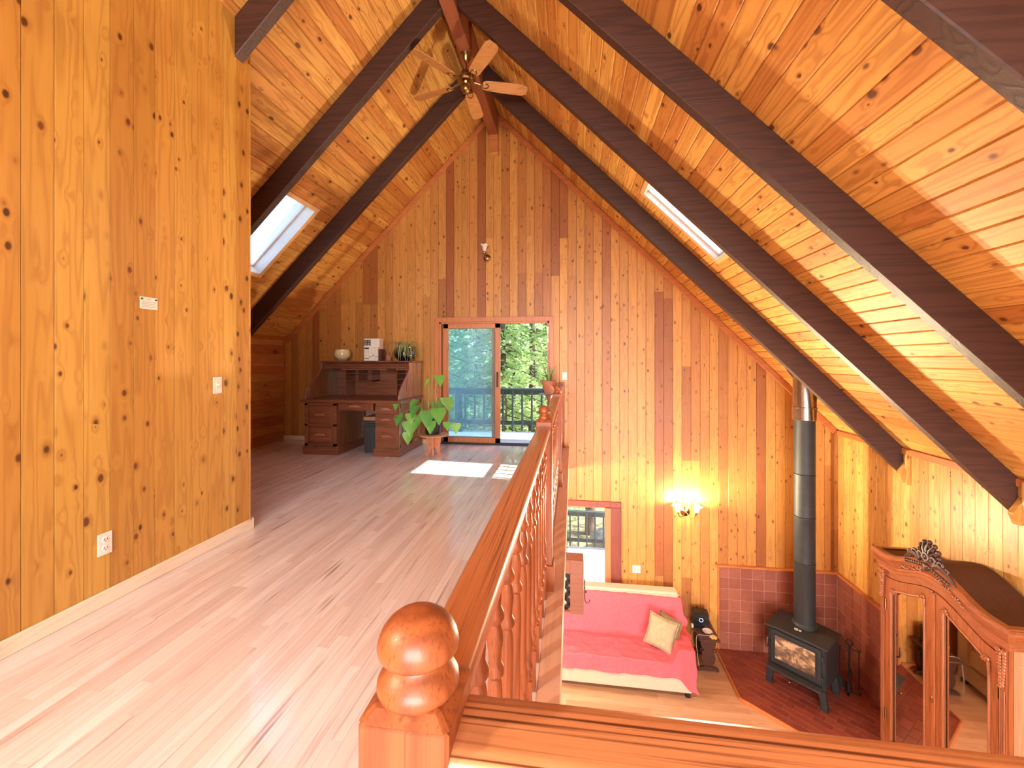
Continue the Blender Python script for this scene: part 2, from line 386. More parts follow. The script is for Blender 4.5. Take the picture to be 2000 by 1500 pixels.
# ------------------------------------------------------------------ house dimensions
RX, RZ = -1.27, 5.50                 # ridge
XL, XR, YB, YF = -5.03, 3.86, 6.85, -3.5
LZ = -3.03                           # lower floor
XP, YP = -2.65, 3.18                 # partition
XE = -0.06                           # loft edge
def roof_z(x): return RZ-abs(x-RX)
R2 = math.sqrt(.5)
BW, BT = .134, .018                  # board width / thickness
def board_mesh(name, w, th, ch, m, gap=.0009):
    mb = MB(); h = w/2-gap
    sec = [(-h, th), (-h, ch), (-h+ch, 0), (h-ch, 0), (h, ch), (h, th)]
    mb.prism(sec, 'z', 0, 1); return mb.mesh(name, m)
bm_back = board_mesh('board_back', BW, BT, .0025, M['pine_z'], .0014)
bm_part = board_mesh('board_partition', BW, BT, .0004, M['pine_part'], .0016)
bm_right = board_mesh('board_right', BW, BT, .002, M['pine_right'])
bm_ceil = board_mesh('board_ceiling', BW, BT, .0075, M['pine_y'])
bm_knee = board_mesh('board_knee', .15, BT, .003, M['pine_knee'])
def vboard(parent, me, x, y, z0, z1, rot):
    return put('board', me, parent, matrix=Matrix.Translation((x, y, z0)) @ Matrix.Rotation(rot, 4, 'Z') @ Matrix.Diagonal((1, 1, z1-z0, 1)))

# ------------------------------------------------------------------ walls
UD = (-2.20, -0.37, -0.02, 2.03)     # upper sliding door opening x0,x1,z0,z1
LD = (-1.25, 0.60, LZ, -0.92)        # lower door opening
mb = MB()
mb.box(XL-.15, LD[0], YB+BT, YB+.14, LZ, -.1); mb.box(LD[1], XR+.15, YB+BT, YB+.14, LZ, -.1); mb.box(LD[0], LD[1], YB+BT, YB+.14, LD[3], -.1)
mb.box(XL-.15, UD[0], YB+BT, YB+.14, -.1, 1.7)
mb.box(UD[0], UD[1], YB+BT, YB+.14, -.1, UD[2])
mb.prism([(UD[0], 1.7), (XL-.15, 1.7), (RX, RZ+.12), (RX, UD[3]), (UD[0], UD[3])], 'y', YB+BT, YB+.14)
mb.prism([(UD[1], -.1), (XR+.15, -.1), (XR+.15, .42), (RX, RZ+.12), (RX, UD[3]), (UD[1], UD[3])], 'y', YB+BT, YB+.14)
wall_back = build(mb, 'wall_back', M['pine_core'], kind='structure', label='tall gable wall of upright knotty pine boards at the far end', cat='wall')
def seg_minus(z0, z1, holes):
    segs = [(z0, z1)]
    for a, b in holes:
        out = []
        for s0, s1 in segs:
            if b <= s0 or a >= s1: out.append((s0, s1)); continue
            if a > s0+.02: out.append((s0, a))
            if b < s1-.02: out.append((b, s1))
        segs = out
    return segs
nb = int(math.ceil((XR-XL)/BW))
jointrows = [-1.9, -1.15, -.15, .62, 1.35, 2.4, 2.75, 3.4]
rb = random.Random(5)
for i in range(nb):
    x = XL+BW*(i+.5)
    if x+BW/2 > XR+.01: x = XR-BW/2+.03
    z1 = roof_z(x)+.09; z0 = LZ if x+BW/2 > XE-.2 else -.02
    holes = []
    if UD[0] < x < UD[1]: holes.append((UD[2]-.05, UD[3]))
    if LD[0] < x < LD[1]: holes.append((LD[2]-.05, LD[3]))
    for s0, s1 in seg_minus(z0, z1, holes):
        cuts = [s0]
        for j in jointrows:
            if s0+.5 < j < s1-.4 and j-cuts[-1] > .7 and rb.random() < .22: cuts.append(j+rb.choice((0, 0, .06, -.05)))
        cuts.append(s1)
        for a, b in zip(cuts, cuts[1:]): vboard(wall_back, bm_back, x, YB, a, b-.0008, 0)

mb = MB(); mb.box(XP-.10, XP-BT, YF, YP, -.02, roof_z(XP)+.2)
wall_left = build(mb, 'wall_left', M['pine_core'], kind='structure', label='knotty pine partition wall standing at the left beside the loft floor', cat='wall')
y = YP-BW/2+.001
while y > YF+.05 and y > -1.2:
    vboard(wall_left, bm_part, XP, y, 0.0, roof_z(XP)+.12, PI/2); y -= BW
put('corner_board', MB().box(XP-.118, XP+.001, YP, YP+.016, 0, roof_z(XP)+.1).mesh('corner_board', M['pine_part'], bevel=.003), wall_left)
mb = MB(); mb.box(XR+BT, XR+.14, YF, YB+.14, LZ, roof_z(XR)+.1)
wall_right = build(mb, 'wall_right', M['pine_core'], kind='structure', label='low side wall of pale knotty pine boards under the right eave', cat='wall')
y = YB-BW/2
while y > -.4:
    vboard(wall_right, bm_right, XR, y, LZ, roof_z(XR)+.02, -PI/2); y -= BW
put('trim_strip', MB().box(XR-.02, XR, .3, YB, roof_z(XR)-.075, roof_z(XR)-.004).mesh('trim_strip', M['pine_trim_y'], bevel=.004), wall_right)
mb = MB(); mb.box(XL-.14, XL-BT, YF, YB+.14, LZ, roof_z(XL)+.1)
wall_knee = build(mb, 'wall_knee', M['pine_core'], kind='structure', label='low knee wall of level pine boards beside the roll-top desk', cat='wall')
z = 0.0
while z < 1.74:
    for a, b in ((YP-.3, 5.0), (5.0, YB)):
        put('board', bm_knee, wall_knee, matrix=Matrix.Translation((XL, a, z+.075)) @ Matrix(((0,-1,0,0),(0,0,1,0),(-1,0,0,0),(0,0,0,1))) @ Matrix.Diagonal((1,1,b-a,1)))
    z += .15
put('ledge', MB().box(XL, XL+.025, YP-.3, YB-.02, 1.17, 1.30).mesh('ledge', M['pine_trim_y'], bevel=.004), wall_knee)
# rear wall with its windows, behind the camera
mb = MB(); W1 = (-1.5, 2.3, 1.05, 2.95); W2 = (0.0, 3.2, -2.55, -.85)
ya, yb = YF-.14, YF
mb.box(XL-.15, W1[0], ya, yb, LZ, 1.7); mb.box(W1[0], XR+.15, ya, yb, LZ, W2[2]); mb.box(W1[0], W2[0], ya, yb, W2[2], W2[3]); mb.box(W2[1], XR+.15, ya, yb, W2[2], W2[3])
mb.box(W1[0], XR+.15, ya, yb, W2[3], .3); mb.box(W1[0], 3.0, ya, yb, .3, W1[2])
mb.prism([(W1[0], 1.7), (XL-.15, 1.7), (RX, RZ+.12), (W1[0], RZ-.11)], 'y', ya, yb); mb.prism([(W1[0], W1[3]), (W1[1]-1.1, W1[3]), (RX, RZ+.12), (W1[0], RZ-.11)], 'y', ya, yb)
build(mb, 'wall_rear', M['pine_z'], kind='structure', label='pine wall with windows behind the photographer', cat='wall')

# ------------------------------------------------------------------ floors
mb = MB(); mb.prism([(XL-.1, YF), (XR+.1, YF), (XR+.1, .36), (XE-.01, .36), (XE-.01, YB+.1), (XL-.1, YB+.1)], 'z', -.32, -.0125)
floor_loft = build(mb, 'floor', M['oak_nosing'], kind='structure', label='pale pinkish oak strip floor of the loft', cat='floor')
FW = .057
pl = MB().box(-FW/2+.0005, FW/2-.0005, 0, 1, -.0125, 0).mesh('floor_plank', M['oak_floor'])
rf = random.Random(3); planks = []
x = XE-.09-FW/2
while x > XL:
    lo = YF if False else (-1.0 if x > XP else YP-.2)
    y = lo-rf.random()*.8
    while y < YB:
        L = rf.uniform(.35, 1.5); a, b = max(y, lo), min(y+L, YB-.001)
        if b-a > .02: planks.append((x, a, b-.0008))
        y += L
    x -= FW
def pdist(p):
    yy = max(p[1], .3); return math.hypot(p[0], yy)+ (3 if p[2] < .35 else 0)
planks.sort(key=pdist)
for x, a, b in planks[:290]:
    put('floor_plank', pl, floor_loft, matrix=Matrix.Translation((x, a, 0)) @ Matrix.Diagonal((1, b-a, 1, 1)))
mb = MB()
for x, a, b in planks[290:]: mb.box(x-FW/2+.0005, x+FW/2-.0005, a, b, -.0125, 0)
# part of the loft that runs to the right behind the camera
y = .27
build(mb, 'far_planks', M['oak_floor'], floor_loft, kind='stuff')
build(MB().box(XE-.09, XR, YF, .27, -.0125, 0), 'walkway_boards', M['oak_floor'], floor_loft)
build(MB().box(XE-.09, XE+.012, .27, YB, -.012, .006).box(XE-.09, XR, .27, .372, -.012, .006), 'nosing', M['oak_nosing'], floor_loft, bevel=.004)
build(MB().box(XE-.012, XE+.004, .36, YB, -.34, -.012).box(XE, XR, .352, .368, -.34, -.012), 'fascia', M['oak_nosing'], floor_loft)
mb = MB().box(XL-.1, XR+.1, YF, YB+.12, LZ-.15, LZ-.0125)
floor_low = build(mb, 'floor_lower', M['oak_nosing'], kind='structure', label='pale wood strip floor of the room below the loft', cat='floor')
LW = .09
pl2 = MB().box(0, 1, -LW/2+.0006, LW/2-.0006, -.0125, 0).mesh('floor_plank_lower', M['oak_floor_x'])
y = YB-LW/2
while y > 2.6:
    x = -1.2-rf.random()
    while x < XR:
        L = rf.uniform(.7, 1.9); a, b = max(x, -1.2), min(x+L, XR)
        if b-a > .03: put('floor_plank', pl2, floor_low, matrix=Matrix.Translation((a, y, LZ)) @ Matrix.Diagonal((b-a-.001, 1, 1, 1)))
        x += L
    y -= LW
build(MB().box(XL, XR, YF, 2.6, LZ-.0125, LZ).box(XL, -1.2, 2.6, YB, LZ-.0125, LZ), 'hidden_boards', M['oak_floor_x'], floor_low)

# ------------------------------------------------------------------ roof slopes, skylights, rafters, ridge
SKY_S = (2.12*math.sqrt(2), 2.93*math.sqrt(2)); SKY_Y = (4.50, 5.22)
def rp(side, s, y, n):
    return (RX+side*(s*R2+n*R2), y, RZ-s*R2+n*R2)
def rslab(mb, side, s0, s1, y0, y1, n0, n1):
    vs = [rp(side, s, y, n) for n in (n0, n1) for y in (y0, y1) for s in (s0, s1)]
    mb.add(vs, [(0,2,3,1),(4,5,7,6),(0,1,5,4),(1,3,7,5),(3,2,6,7),(2,0,4,6)])
LEN = {-1: (RX-XL)*math.sqrt(2), 1: (XR-RX)*math.sqrt(2)}
BEAMS = [5.60, 4.30, 3.02, 1.70, .40]
for side, nm, lab in ((-1, 'ceiling_left', 'left roof slope lined with knotty pine boards'), (1, 'ceiling_right', 'right roof slope lined with knotty pine boards')):
    L = LEN[side]; mb = MB(); s0, s1 = SKY_S; y0, y1 = SKY_Y; pn = .13 if side < 0 else .045
    for a, b, c, d in ((-.1, L+.3, YF-.4, y0), (-.1, L+.3, y1, YB+.5), (-.1, s0, y0, y1), (s1, L+.3, y0, y1)): rslab(mb, side, a, b, c, d, BT, .24)
    ceil = build(mb, nm, M['roof'], kind='structure', label=lab, cat='ceiling')
    d = Vector((side*R2, 0, -R2)); n = Vector((side*R2, 0, R2)); zax = d.cross(n)
    Rm = Matrix((d, n, zax)).transposed().to_4x4()
    rows = int(math.ceil(L/BW)); rc = random.Random(8+side)
    for i in range(rows):
        s = BW*(i+.5); spans = [(-.6, YB)]
        if s+BW/2 > s0 and s-BW/2 < s1: spans = [(-.6, y0), (y1, YB)]
        for a, b in spans:
            cuts = [a]
            for k in sorted(BEAMS):
                if a+.6 < k+.045 < b-.3 and rc.random() < .28: cuts.append(k+.045)
            cuts.append(b)
            for p, q in zip(cuts, cuts[1:]):
                st = q if zax.y < 0 else p
                put('board', bm_ceil, ceil, matrix=Matrix.Translation(rp(side, s, st, 0)) @ Rm @ Matrix.Diagonal((1, 1, q-p-.001, 1)))
    # skylight
    w = thing('window_%d' % (1 if side < 0 else 2), 'white-lined skylight in the %s roof slope' % ('left' if side < 0 else 'right'), 'skylight', kind='structure')
    t = MB(); e = .055
    for a, b, c, dd in ((s0-e, s1+e, y0-e, y0), (s0-e, s1+e, y1, y1+e), (s0-e, s0, y0, y1), (s1, s1+e, y0, y1)): rslab(t, side, a, b, c, dd, -.016, 0)
    build(t, 'casing', M['sky_casing'], w, bevel=.003)
    t = MB()
    for a, b, c, dd in ((s0-.01, s1+.01, y0-.012, y0+.006), (s0-.01, s1+.01, y1-.006, y1+.012), (s0-.012, s0+.006, y0, y1), (s1-.006, s1+.012, y0, y1)): rslab(t, side, a, b, c, dd, -.012, .30)
    build(t, 'shaft_lining', M['white_paint'], w)
    t = MB(); e = .03
    for a, b, c, dd in ((s0, s1, y0, y0+e), (s0, s1, y1-e, y1), (s0, s0+e, y0, y1), (s1-e, s1, y0, y1)): rslab(t, side, a, b, c, dd, pn, pn+.04)
    build(t, 'sash', M['white_paint'], w, bevel=.004)
    t = MB(); rslab(t, side, s0+e, s1-e, y0+e, y1-e, pn+.02, pn+.026); build(t, 'pane', M['glass'], w)
    t = MB(); rslab(t, side, -.1 if side > 0 else 0, LEN[side]-.02, YB-.022, YB-.002, -.085, -.004)
    build(t, 'trim_%d' % (1 if side < 0 else 2), M['pine_trim'], kind='structure', label='narrow pine trim where the %s slope meets the gable wall' % ('left' if side < 0 else 'right'), cat='trim', bevel=.005)
order = ['nearest the gable wall', 'second from the gable wall', 'third from the gable wall', 'fourth from the gable wall', 'overhead and nearest the photographer']
for side in (-1, 1):
    for k, yb_ in enumerate(BEAMS):
        xe = XR-.001 if side > 0 else (XL if yb_ > YP-.1 else XP)
        L = abs(xe-RX); mb = MB()
        poly = [(RX+side*.0, RZ-.32), (RX, RZ+.0), (RX+side*L, RZ-L), (RX+side*L, RZ-L-.32)]
        mb.prism(poly, 'y', yb_, yb_+.09)
        b = build(mb, 'rafter_beam', M['beam'], kind='structure', label='dark stained rafter on the %s roof slope, %s' % ('left' if side < 0 else 'right', order[k]), cat='beam', bevel=.006)
        if side > 0 and k < 3:   # bearing block on the side wall
            build(MB().prism([(XR-.09, RZ-L-.30), (XR, RZ-L-.16), (XR, RZ-L-.40), (XR-.05, RZ-L-.40)], 'y', yb_-.06, yb_+.0), 'bearing_block', M['pine_right'], b, bevel=.004)
            build(MB().box(XR-.03, XR, yb_-.10, yb_-.06, RZ-L-.42, RZ-L-.02), 'cleat', M['pine_right'], b)
ridge = build(MB().box(RX-.075, RX+.075, YF, YB, 5.05, 5.47), 'ridge_beam', M['ridge'], kind='structure', label='reddish ridge beam running along the peak of the roof', cat='beam', bevel=.006)
build(MB().box(RX-.07, RX+.075, YB-.09, YB, 4.75, 5.05), 'ridge_post', M['pine_trim'], ridge, bevel=.004)
build(MB().box(RX-.075, RX+.08, YB-.10, YB, 4.725, 4.75), 'post_cap', M['pine_right'], ridge)

# ------------------------------------------------------------------ baseboards
build(MB().box(XP, XP+.018, -1.5, YP+.02, 0, .085).box(XP-.11, XP+.018, YP+.016, YP+.034, 0, .085), 'baseboard_left', M['base_pale'], kind='structure', label='pale pine baseboard along the foot of the partition wall', cat='baseboard', bevel=.005)
build(MB().box(XL, UD[0]-.09, YB-.016, YB, 0, .075), 'baseboard_back', M['base_pale'], kind='structure', label='pale baseboard below the gable wall behind the desk', cat='baseboard', bevel=.004)
build(MB().box(LD[1]+.17, 2.15, YB-.016, YB, LZ, LZ+.08), 'baseboard_lower', M['pine_trim'], kind='structure', label='pine baseboard behind the sofa in the lower room', cat='baseboard', bevel=.004)

# ------------------------------------------------------------------ doors
d1 = thing('door_1', 'wood framed sliding glass door in the gable wall, half open to the deck', 'door', kind='structure')
x0, x1, z0, z1 = UD
build(MB().box(x0-.08, x1+.08, YB-.022, YB+.002, z1-.005, z1+.075).box(x0-.08, x0, YB-.022, YB+.002, 0, z1).box(x1, x1+.075, YB-.022, YB+.002, 0, z1), 'casing', M['door_wood'], d1, bevel=.004)
build(MB().box(x0, x1, YB, YB+.15, z1-.03, z1+.0).box(x0, x0+.03, YB, YB+.15, 0, z1).box(x1-.03, x1, YB, YB+.15, 0, z1), 'jamb', M['door_wood'], d1)
build(MB().box(x0, x1, YB-.01, YB+.17, -.02, .012).box(x0, x1, YB+.03, YB+.04, .012, .03).box(x0, x1, YB+.09, YB+.10, .012, .03), 'threshold', M['tower'], d1)
def sash(nm, a, b, yy, stile, extra=None):
    zb, zt = .03, z1-.03
    m_ = MB().box(a, a+stile, yy, yy+.04, zb, zt).box(b-stile, b, yy, yy+.04, zb, zt).box(a, b, yy, yy+.04, zt-.075, zt).box(a, b, yy, yy+.04, zb, zb+.085)
    f = build(m_, nm, M['door_wood'], d1, bevel=.004)
    build(MB().box(a+stile, b-stile, yy+.017, yy+.023, zb+.085, zt-.075), 'pane', M['hazy'], f); return f
sl = sash('sliding_sash', -2.14, -1.175, YB+.03, .085)
fx = sash('fixed_sash', -2.16, -1.255, YB+.09, .07)
build(MB().box(-1.235, -1.205, YB+.012, YB+.03, .95, 1.20).box(-1.228, -1.212, YB-.02, YB+.012, 1.0, 1.15), 'handle', M['wrought'], sl, bevel=.004)
build(MB().box(x1-.03, x1-.01, YB-.012, YB+.004, 1.68, 1.93).ball((x1-.02, YB-.012, 1.78), (.016,.014,.05)), 'catch', M['cream'], d1)
d2 = thing('door_2', 'doorway with red-brown casing in the lower room, open to the lower deck', 'door', kind='structure')
x0, x1, z0, z1 = LD
build(MB().box(x0-.15, x1+.155, YB-.03, YB+.002, z1, z1+.09).box(x1+.0, x1+.155, YB-.03, YB+.002, LZ, z1).box(x0-.15, x0, YB-.03, YB+.002, LZ, z1), 'casing', M['trim_red'], d2, bevel=.005)
build(MB().box(x1-.085, x1, YB-.0, YB+.16, LZ, z1).box(x0, x1, YB, YB+.16, z1-.02, z1), 'jamb', M['door_wood'], d2)
build(MB().box(x0, x1, YB, YB+.18, LZ-.02, LZ+.02), 'threshold', M['tower'], d2)
build(MB().box(x0+.02, x1-.085, YB+.10, YB+.106, LZ+.03, z1-.02), 'pane', M['glass'], d2)

# ------------------------------------------------------------------ loft railing
RAIL_X, RAIL_Y, RT = -.171, .458, 1.0
rail = thing('loft_railing', 'red oak railing with turned balusters and round-topped newel posts around the loft edge', 'railing', (RAIL_X, RAIL_Y, 0))
def rail_sec(w=.078, h=.062):
    a = w/2; return [(-a*.62, -h), (a*.62, -h), (a*.80, -h*.86), (a*.86, -h*.70), (a, -h*.55), (a, -h*.25), (a*.96, -h*.10), (a*.86, -.0015), (a*.6, 0), (-a*.6, 0), (-a*.86, -.0015), (-a*.96, -h*.10), (-a, -h*.25), (-a, -h*.55), (-a*.86, -h*.70), (-a*.80, -h*.86)]
NEW = [RAIL_Y, 2.62, 4.74]
ends = [(NEW[0]+.04, NEW[1]-.04), (NEW[1]+.04, NEW[2]-.04), (NEW[2]+.04, YB)]
for a, b in ends:
    build(MB().prism([(p, q+RT) for p, q in rail_sec()], 'y', a-RAIL_Y, b-RAIL_Y), 'handrail', M['oak_rail_y'], rail, smooth=.8)
build(MB().prism([(p, q+RT) for p, q in rail_sec(.094, .066)], 'x', .04, XR-RAIL_X), 'handrail', M['oak_rail_x'], rail, smooth=.8)
bal = MB()
bal.box(-.0165, .0165, -.0165, .0165, 0.0, .17)
bal.lathe([(.0165,.17),(.019,.185),(.013,.197),(.020,.215),(.021,.225),(.014,.24),(.012,.25),(.018,.275),(.0205,.30),(.018,.33),(.0135,.36),(.0155,.50),(.0175,.64),(.0165,.675),(.013,.69),(.021,.70),(.021,.712),(.014,.725),(.016,.75),(.0195,.775),(.0165,.80),(.0135,.81),(.021,.822),(.021,.834),(.014,.85),(.0155,.875),(.0125,.945)], 12)
bal_me = bal.mesh('baluster', M['oak_post'], smooth=.6)
for a, b in ends:
    n = int(round((b-a)/.168)); 
    for i in range(n):
        yy = a+(b-a)*(i+.5)/n
        put('baluster', bal_me, rail, loc=(0, yy-RAIL_Y, .004))
for i in range(23): put('baluster', bal_me, rail, loc=(.15+i*.168, 0, .004))
def newel(yy, big):
    h = .0485; mb = MB()
    mb.box(-h, h, -h, h, .0, 1.026)
    mb.prism([(-h*1.25, -h*1.25), (h*1.25, -h*1.25), (h*1.25, h*1.25), (-h*1.25, h*1.25)], 'z', 0, .16)
    for s in (0,):
        vs = [(-h,-h,1.026),(h,-h,1.026),(h,h,1.026),(-h,h,1.026),(-.034,-.034,1.038),(.034,-.034,1.038),(.034,.034,1.038),(-.034,.034,1.038)]
        mb.add(vs, [(0,1,5,4),(1,2,6,5),(2,3,7,6),(3,0,4,7),(4,5,6,7)])
    nw = build(mb, 'newel_post', M['oak_post'], rail, bevel=.004); nw.location = (0, yy-RAIL_Y, 0)
    k = 1.0 if big else .78
    prof = [(.036,1.026),(.0435,1.029),(.0455,1.034),(.0448,1.040),(.041,1.047),(.035,1.054),(.030,1.059),(.029,1.063),(.032,1.066),(.041,1.068),(.0445,1.072),(.0452,1.077),(.0435,1.085),(.040,1.093),(.034,1.101),(.026,1.107),(.015,1.112),(.004,1.114),(.0005,1.114)]
    prof = [(r*k, z+.007) for r, z in prof]
    build(MB().lathe(prof, 40), 'finial', M['oak_post'], nw, smooth=1.2)
for i, yy in enumerate(NEW): newel(yy, i == 0)
build(MB().box(-.05, .05, YB-RAIL_Y-.04, YB-RAIL_Y, 0, 1.04), 'wall_post', M['oak_post'], rail, bevel=.004)

# ------------------------------------------------------------------ roll-top desk
DX, DY = -3.21, 6.25
desk = thing('roll_top_desk', 'dark oak roll-top desk with open tambour, carved pulls and two drawer pedestals', 'desk', (DX, DY, 0))
def dbox(mb, x0, x1, y0, y1, z0, z1): return mb.box(x0-DX, x1-DX, y0-DY, y1-DY, z0, z1)
xa, xb, yf, yk = -3.96, -2.465, 5.82, 6.72
lp, rp_ = (-3.96, -3.42), (-2.85, -2.465)
for (p0, p1) in (lp, rp_):
    m_ = MB(); dbox(m_, p0+.015, p1-.015, yf+.02, yk, .10, .775)
    ped = build(m_, 'pedestal', M['desk_z'], desk, bevel=.004)
    m_ = MB(); dbox(m_, p0-.012, p1+.012, yf-.005, yk+.01, 0, .115); build(m_, 'plinth', M['desk'], ped, bevel=.008)
# left pedestal: framed pair of drawers
def pull(parent, cx, cz, w):
    m_ = MB(); 
    m_.tube([(cx-DX-w/2, yf-DY-.008, cz-.004), (cx-DX-w/3, yf-DY-.026, cz+.010), (cx-DX, yf-DY-.030, cz+.014), (cx-DX+w/3, yf-DY-.026, cz+.010), (cx-DX+w/2, yf-DY-.008, cz-.004)], [.009,.017,.019,.017,.009], 8)
    for k in range(7): m_.ball((cx-DX-w*.42+w*.14*k, yf-DY-.034, cz+.006), (.011,.012,.014), 6, 4)
    return build(m_, 'pull', M['pull'], parent, smooth=True)
m_ = MB()
for a, b, c, d in ((-3.94,-3.885,.125,.76),(-3.49,-3.435,.125,.76),(-3.94,-3.435,.125,.17),(-3.94,-3.435,.725,.765),(-3.94,-3.435,.42,.455)): dbox(m_, a, b, yf-.004, yf+.03, c, d)
build(m_, 'drawer_frame', M['desk'], desk, bevel=.004)
for c, d in ((.17,.42),(.455,.725)):
    m_ = MB(); dbox(m_, -3.884, -3.491, yf+.006, yf+.04, c+.004, d-.004); dbox(m_, -3.855, -3.52, yf-.004, yf+.01, c+.035, d-.035)
    dr = build(m_, 'drawer', M['desk'], desk, bevel=.005); pull(dr, -3.6875, (c+d)/2-.005, .15)
for c, d in ((.13,.435),(.455,.585),(.605,.735)):
    m_ = MB(); dbox(m_, -2.83, -2.485, yf-.008, yf+.03, c, d)
    dr = build(m_, 'drawer', M['desk'], desk, bevel=.006); pull(dr, -2.6575, (c+d)/2+.01, .15)
m_ = MB(); dbox(m_, -3.405, -2.865, yf+.0, yf+.4, .655, .765); dbox(m_, -3.37, -2.90, yf-.01, yf+.01, .675, .75)
cd = build(m_, 'center_drawer', M['desk'], desk, bevel=.005); pull(cd, -3.135, .715, .17)
m_ = MB(); dbox(m_, -3.42, -2.85, yk-.03, yk, .02, .78); build(m_, 'modesty_panel', M['desk_z'], desk)
m_ = MB(); dbox(m_, xa-.035, xb+.035, yf-.03, yk+.01, .772, .815); build(m_, 'writing_top', M['desk'], desk, bevel=.008, seg=2)
# S-shaped sides
def scurve(n=18):
    pts = []
    for i in range(n+1):
        t = i/n; zz = .815+t*.545
        yy = yf+.03+.44*(t*t*(3-2*t))*.9+.05*math.sin(t*PI*2)*-.45
        pts.append((yy, zz))
    return pts
SC = scurve()
for sx in (xa, xb-.03):
    poly = [(y_-DY, z_) for y_, z_ in SC]+[(yk-DY, 1.36), (yk-DY, .815)]
    build(MB().prism(poly, 'x', sx-DX, sx+.03-DX), 'side_panel', M['desk_z'], desk, bevel=.004)
    build(MB().tube([(sx+.015-DX, y_-DY-.006, z_) for y_, z_ in SC], .017, 8), 'side_bead', M['desk'], desk, smooth=True)
# panelled right flank of the pedestal
m_ = MB()
for a, b in ((yf+.06, 6.24), (6.30, yk-.06)):
    dbox(m_, xb-.016, xb+.000, a-.05, a, .12, .76); dbox(m_, xb-.016, xb, b, b+.05, .12, .76)
dbox(m_, xb-.016, xb, yf+.02, yk, .70, .772); dbox(m_, xb-.016, xb, yf+.02, yk, .115, .17)
build(m_, 'flank_frame', M['desk_z'], desk, bevel=.003)
m_ = MB(); dbox(m_, xa+.03, xb-.03, yk-.02, yk, .815, 1.36); build(m_, 'back_panel', M['desk'], desk)
m_ = MB(); dbox(m_, xa-.02, xb+.03, 6.27, yk+.02, 1.36, 1.385); build(m_, 'top_board', M['desk'], desk, bevel=.008)
# raised tambour: slats of the curtain and its lift rail
m_ = MB()
for k in range(4):
    z_ = 1.345-.027*k; yy = 6.30-.010*k*k*.9
    m_.box(xa+.03-DX, xb-.03-DX, yy-DY, yy-DY+.014, z_-.024, z_)
tam = build(m_, 'tambour', M['desk'], desk, bevel=.005)
for cx in (-3.66, -2.76): build(MB().ball((cx-DX, 6.215-DY, 1.255), (.085,.018,.014), 10, 6), 'lift_handle', M['walnut_dark'], tam, smooth=True)
# pigeonholes
m_ = MB()
for a in (-3.62,-3.40,-3.18): dbox(m_, a, a+.01, 6.40, 6.70, 1.06 if a > -3.6 else .82, 1.34)
dbox(m_, -3.62, -3.17, 6.40, 6.70, 1.06, 1.07); dbox(m_, -3.62, -3.17, 6.40, 6.70, 1.17, 1.18)
build(m_, 'pigeonholes', M['desk'], desk); m_ = MB()
dbox(m_, -2.74, -2.73, 6.36, 6.70, .82, 1.34)
for z_ in (.91, 1.0, 1.09, 1.18, 1.26): dbox(m_, -2.73, -2.50, 6.36, 6.70, z_, z_+.009)
build(m_, 'pigeonholes', M['desk'], desk)

# things on and under the desk
TZ = 1.385
def bowl(name, m, loc, prof, label, cat, saucer=None, n=28):
    t = thing(name, label, cat, loc); build(MB().lathe(prof, n), 'body', m, t, smooth=.9)
    return t
b = bowl('planter_bowl', M['cream'], (-3.74, 6.52, TZ), [(.055,.02),(.07,.02),(.115,.06),(.13,.11),(.122,.15),(.112,.17),(.118,.185),(.108,.185),(.10,.165),(.11,.12),(.09,.06),(.02,.05)], 'cream glazed round planter on a saucer on the desk top', 'planter')
build(MB().lathe([(.09,0),(.10,.004),(.108,.022),(.10,.022),(.085,.012),(.01,.012)], 24), 'saucer', M['terracotta'], b, smooth=.8)
bx = thing('white_box', 'tall white carton with a dark square print on the desk top', 'box', (-3.26, 6.60, TZ))
build(MB().box(-.135, .135, -.02, .13, 0, .365), 'carton', M['paper'], bx, bevel=.003)
build(MB().box(-.128, -.02, -.0225, -.0195, .255, .345), 'print', M['box_dark'], bx)
build(MB().box(-.118, -.082, -.024, -.0222, .305, .335).box(-.07, -.034, -.024, -.0222, .305, .335).box(-.118, -.082, -.024, -.0222, .265, .295).box(-.07, -.034, -.024, -.0222, .265, .295), 'print_marks', M['box_grey'], bx)
build(MB().box(-.128, -.02, -.0225, -.0195, .195, .217), 'print_band', M['box_dark'], bx)
build(MB().box(-.125, -.025, -.0225, -.0195, .035, .045), 'print_line', M['box_dark'], bx)
for k in range(3):
    v = thing('white_volume', ['white slim volume standing against the tall carton', 'middle one of three white volumes on the desk', 'white slim volume next to the brown book'][k], 'book', (-3.235+.052*k, 6.53, TZ), group='white volumes on the desk')
    build(MB().box(-.0245, .0245, -.05, .045, 0, .225), 'cover', M['paper'], v, bevel=.003)
    build(MB().box(-.018, .018, -.0515, -.049, .06+.02*(k % 2), .075+.02*(k % 2)), 'spine_print', M['box_grey'], v)
v = thing('brown_book', 'dark brown book standing right of the white volumes', 'book', (-3.075, 6.55, TZ))
build(MB().box(-.022, .022, -.06, .06, 0, .19).box(.022, .028, -.06, .06, 0, .19), 'cover', M['book_brown'], v, bevel=.004)
build(MB().box(-.018, .018, -.055, .062, .186, .193), 'pages', M['paper'], v)
fg = thing('clay_figurine', 'small pinkish clay figurine between the brown book and the spider plant', 'figurine', (-2.965, 6.55, TZ))
build(MB().lathe([(.04,0),(.045,.01),(.03,.03),(.04,.06),(.036,.09),(.02,.11)], 16).ball((0,0,.135), (.028,.026,.03)).tube([(.03,0,.08),(.055,-.01,.06),(.03,-.02,.04)], .01, 6).ball((-.02,-.01,.165), (.01,.008,.02)).ball((.015,-.01,.165), (.01,.008,.02)), 'body', M['figurine'], fg, smooth=.9)
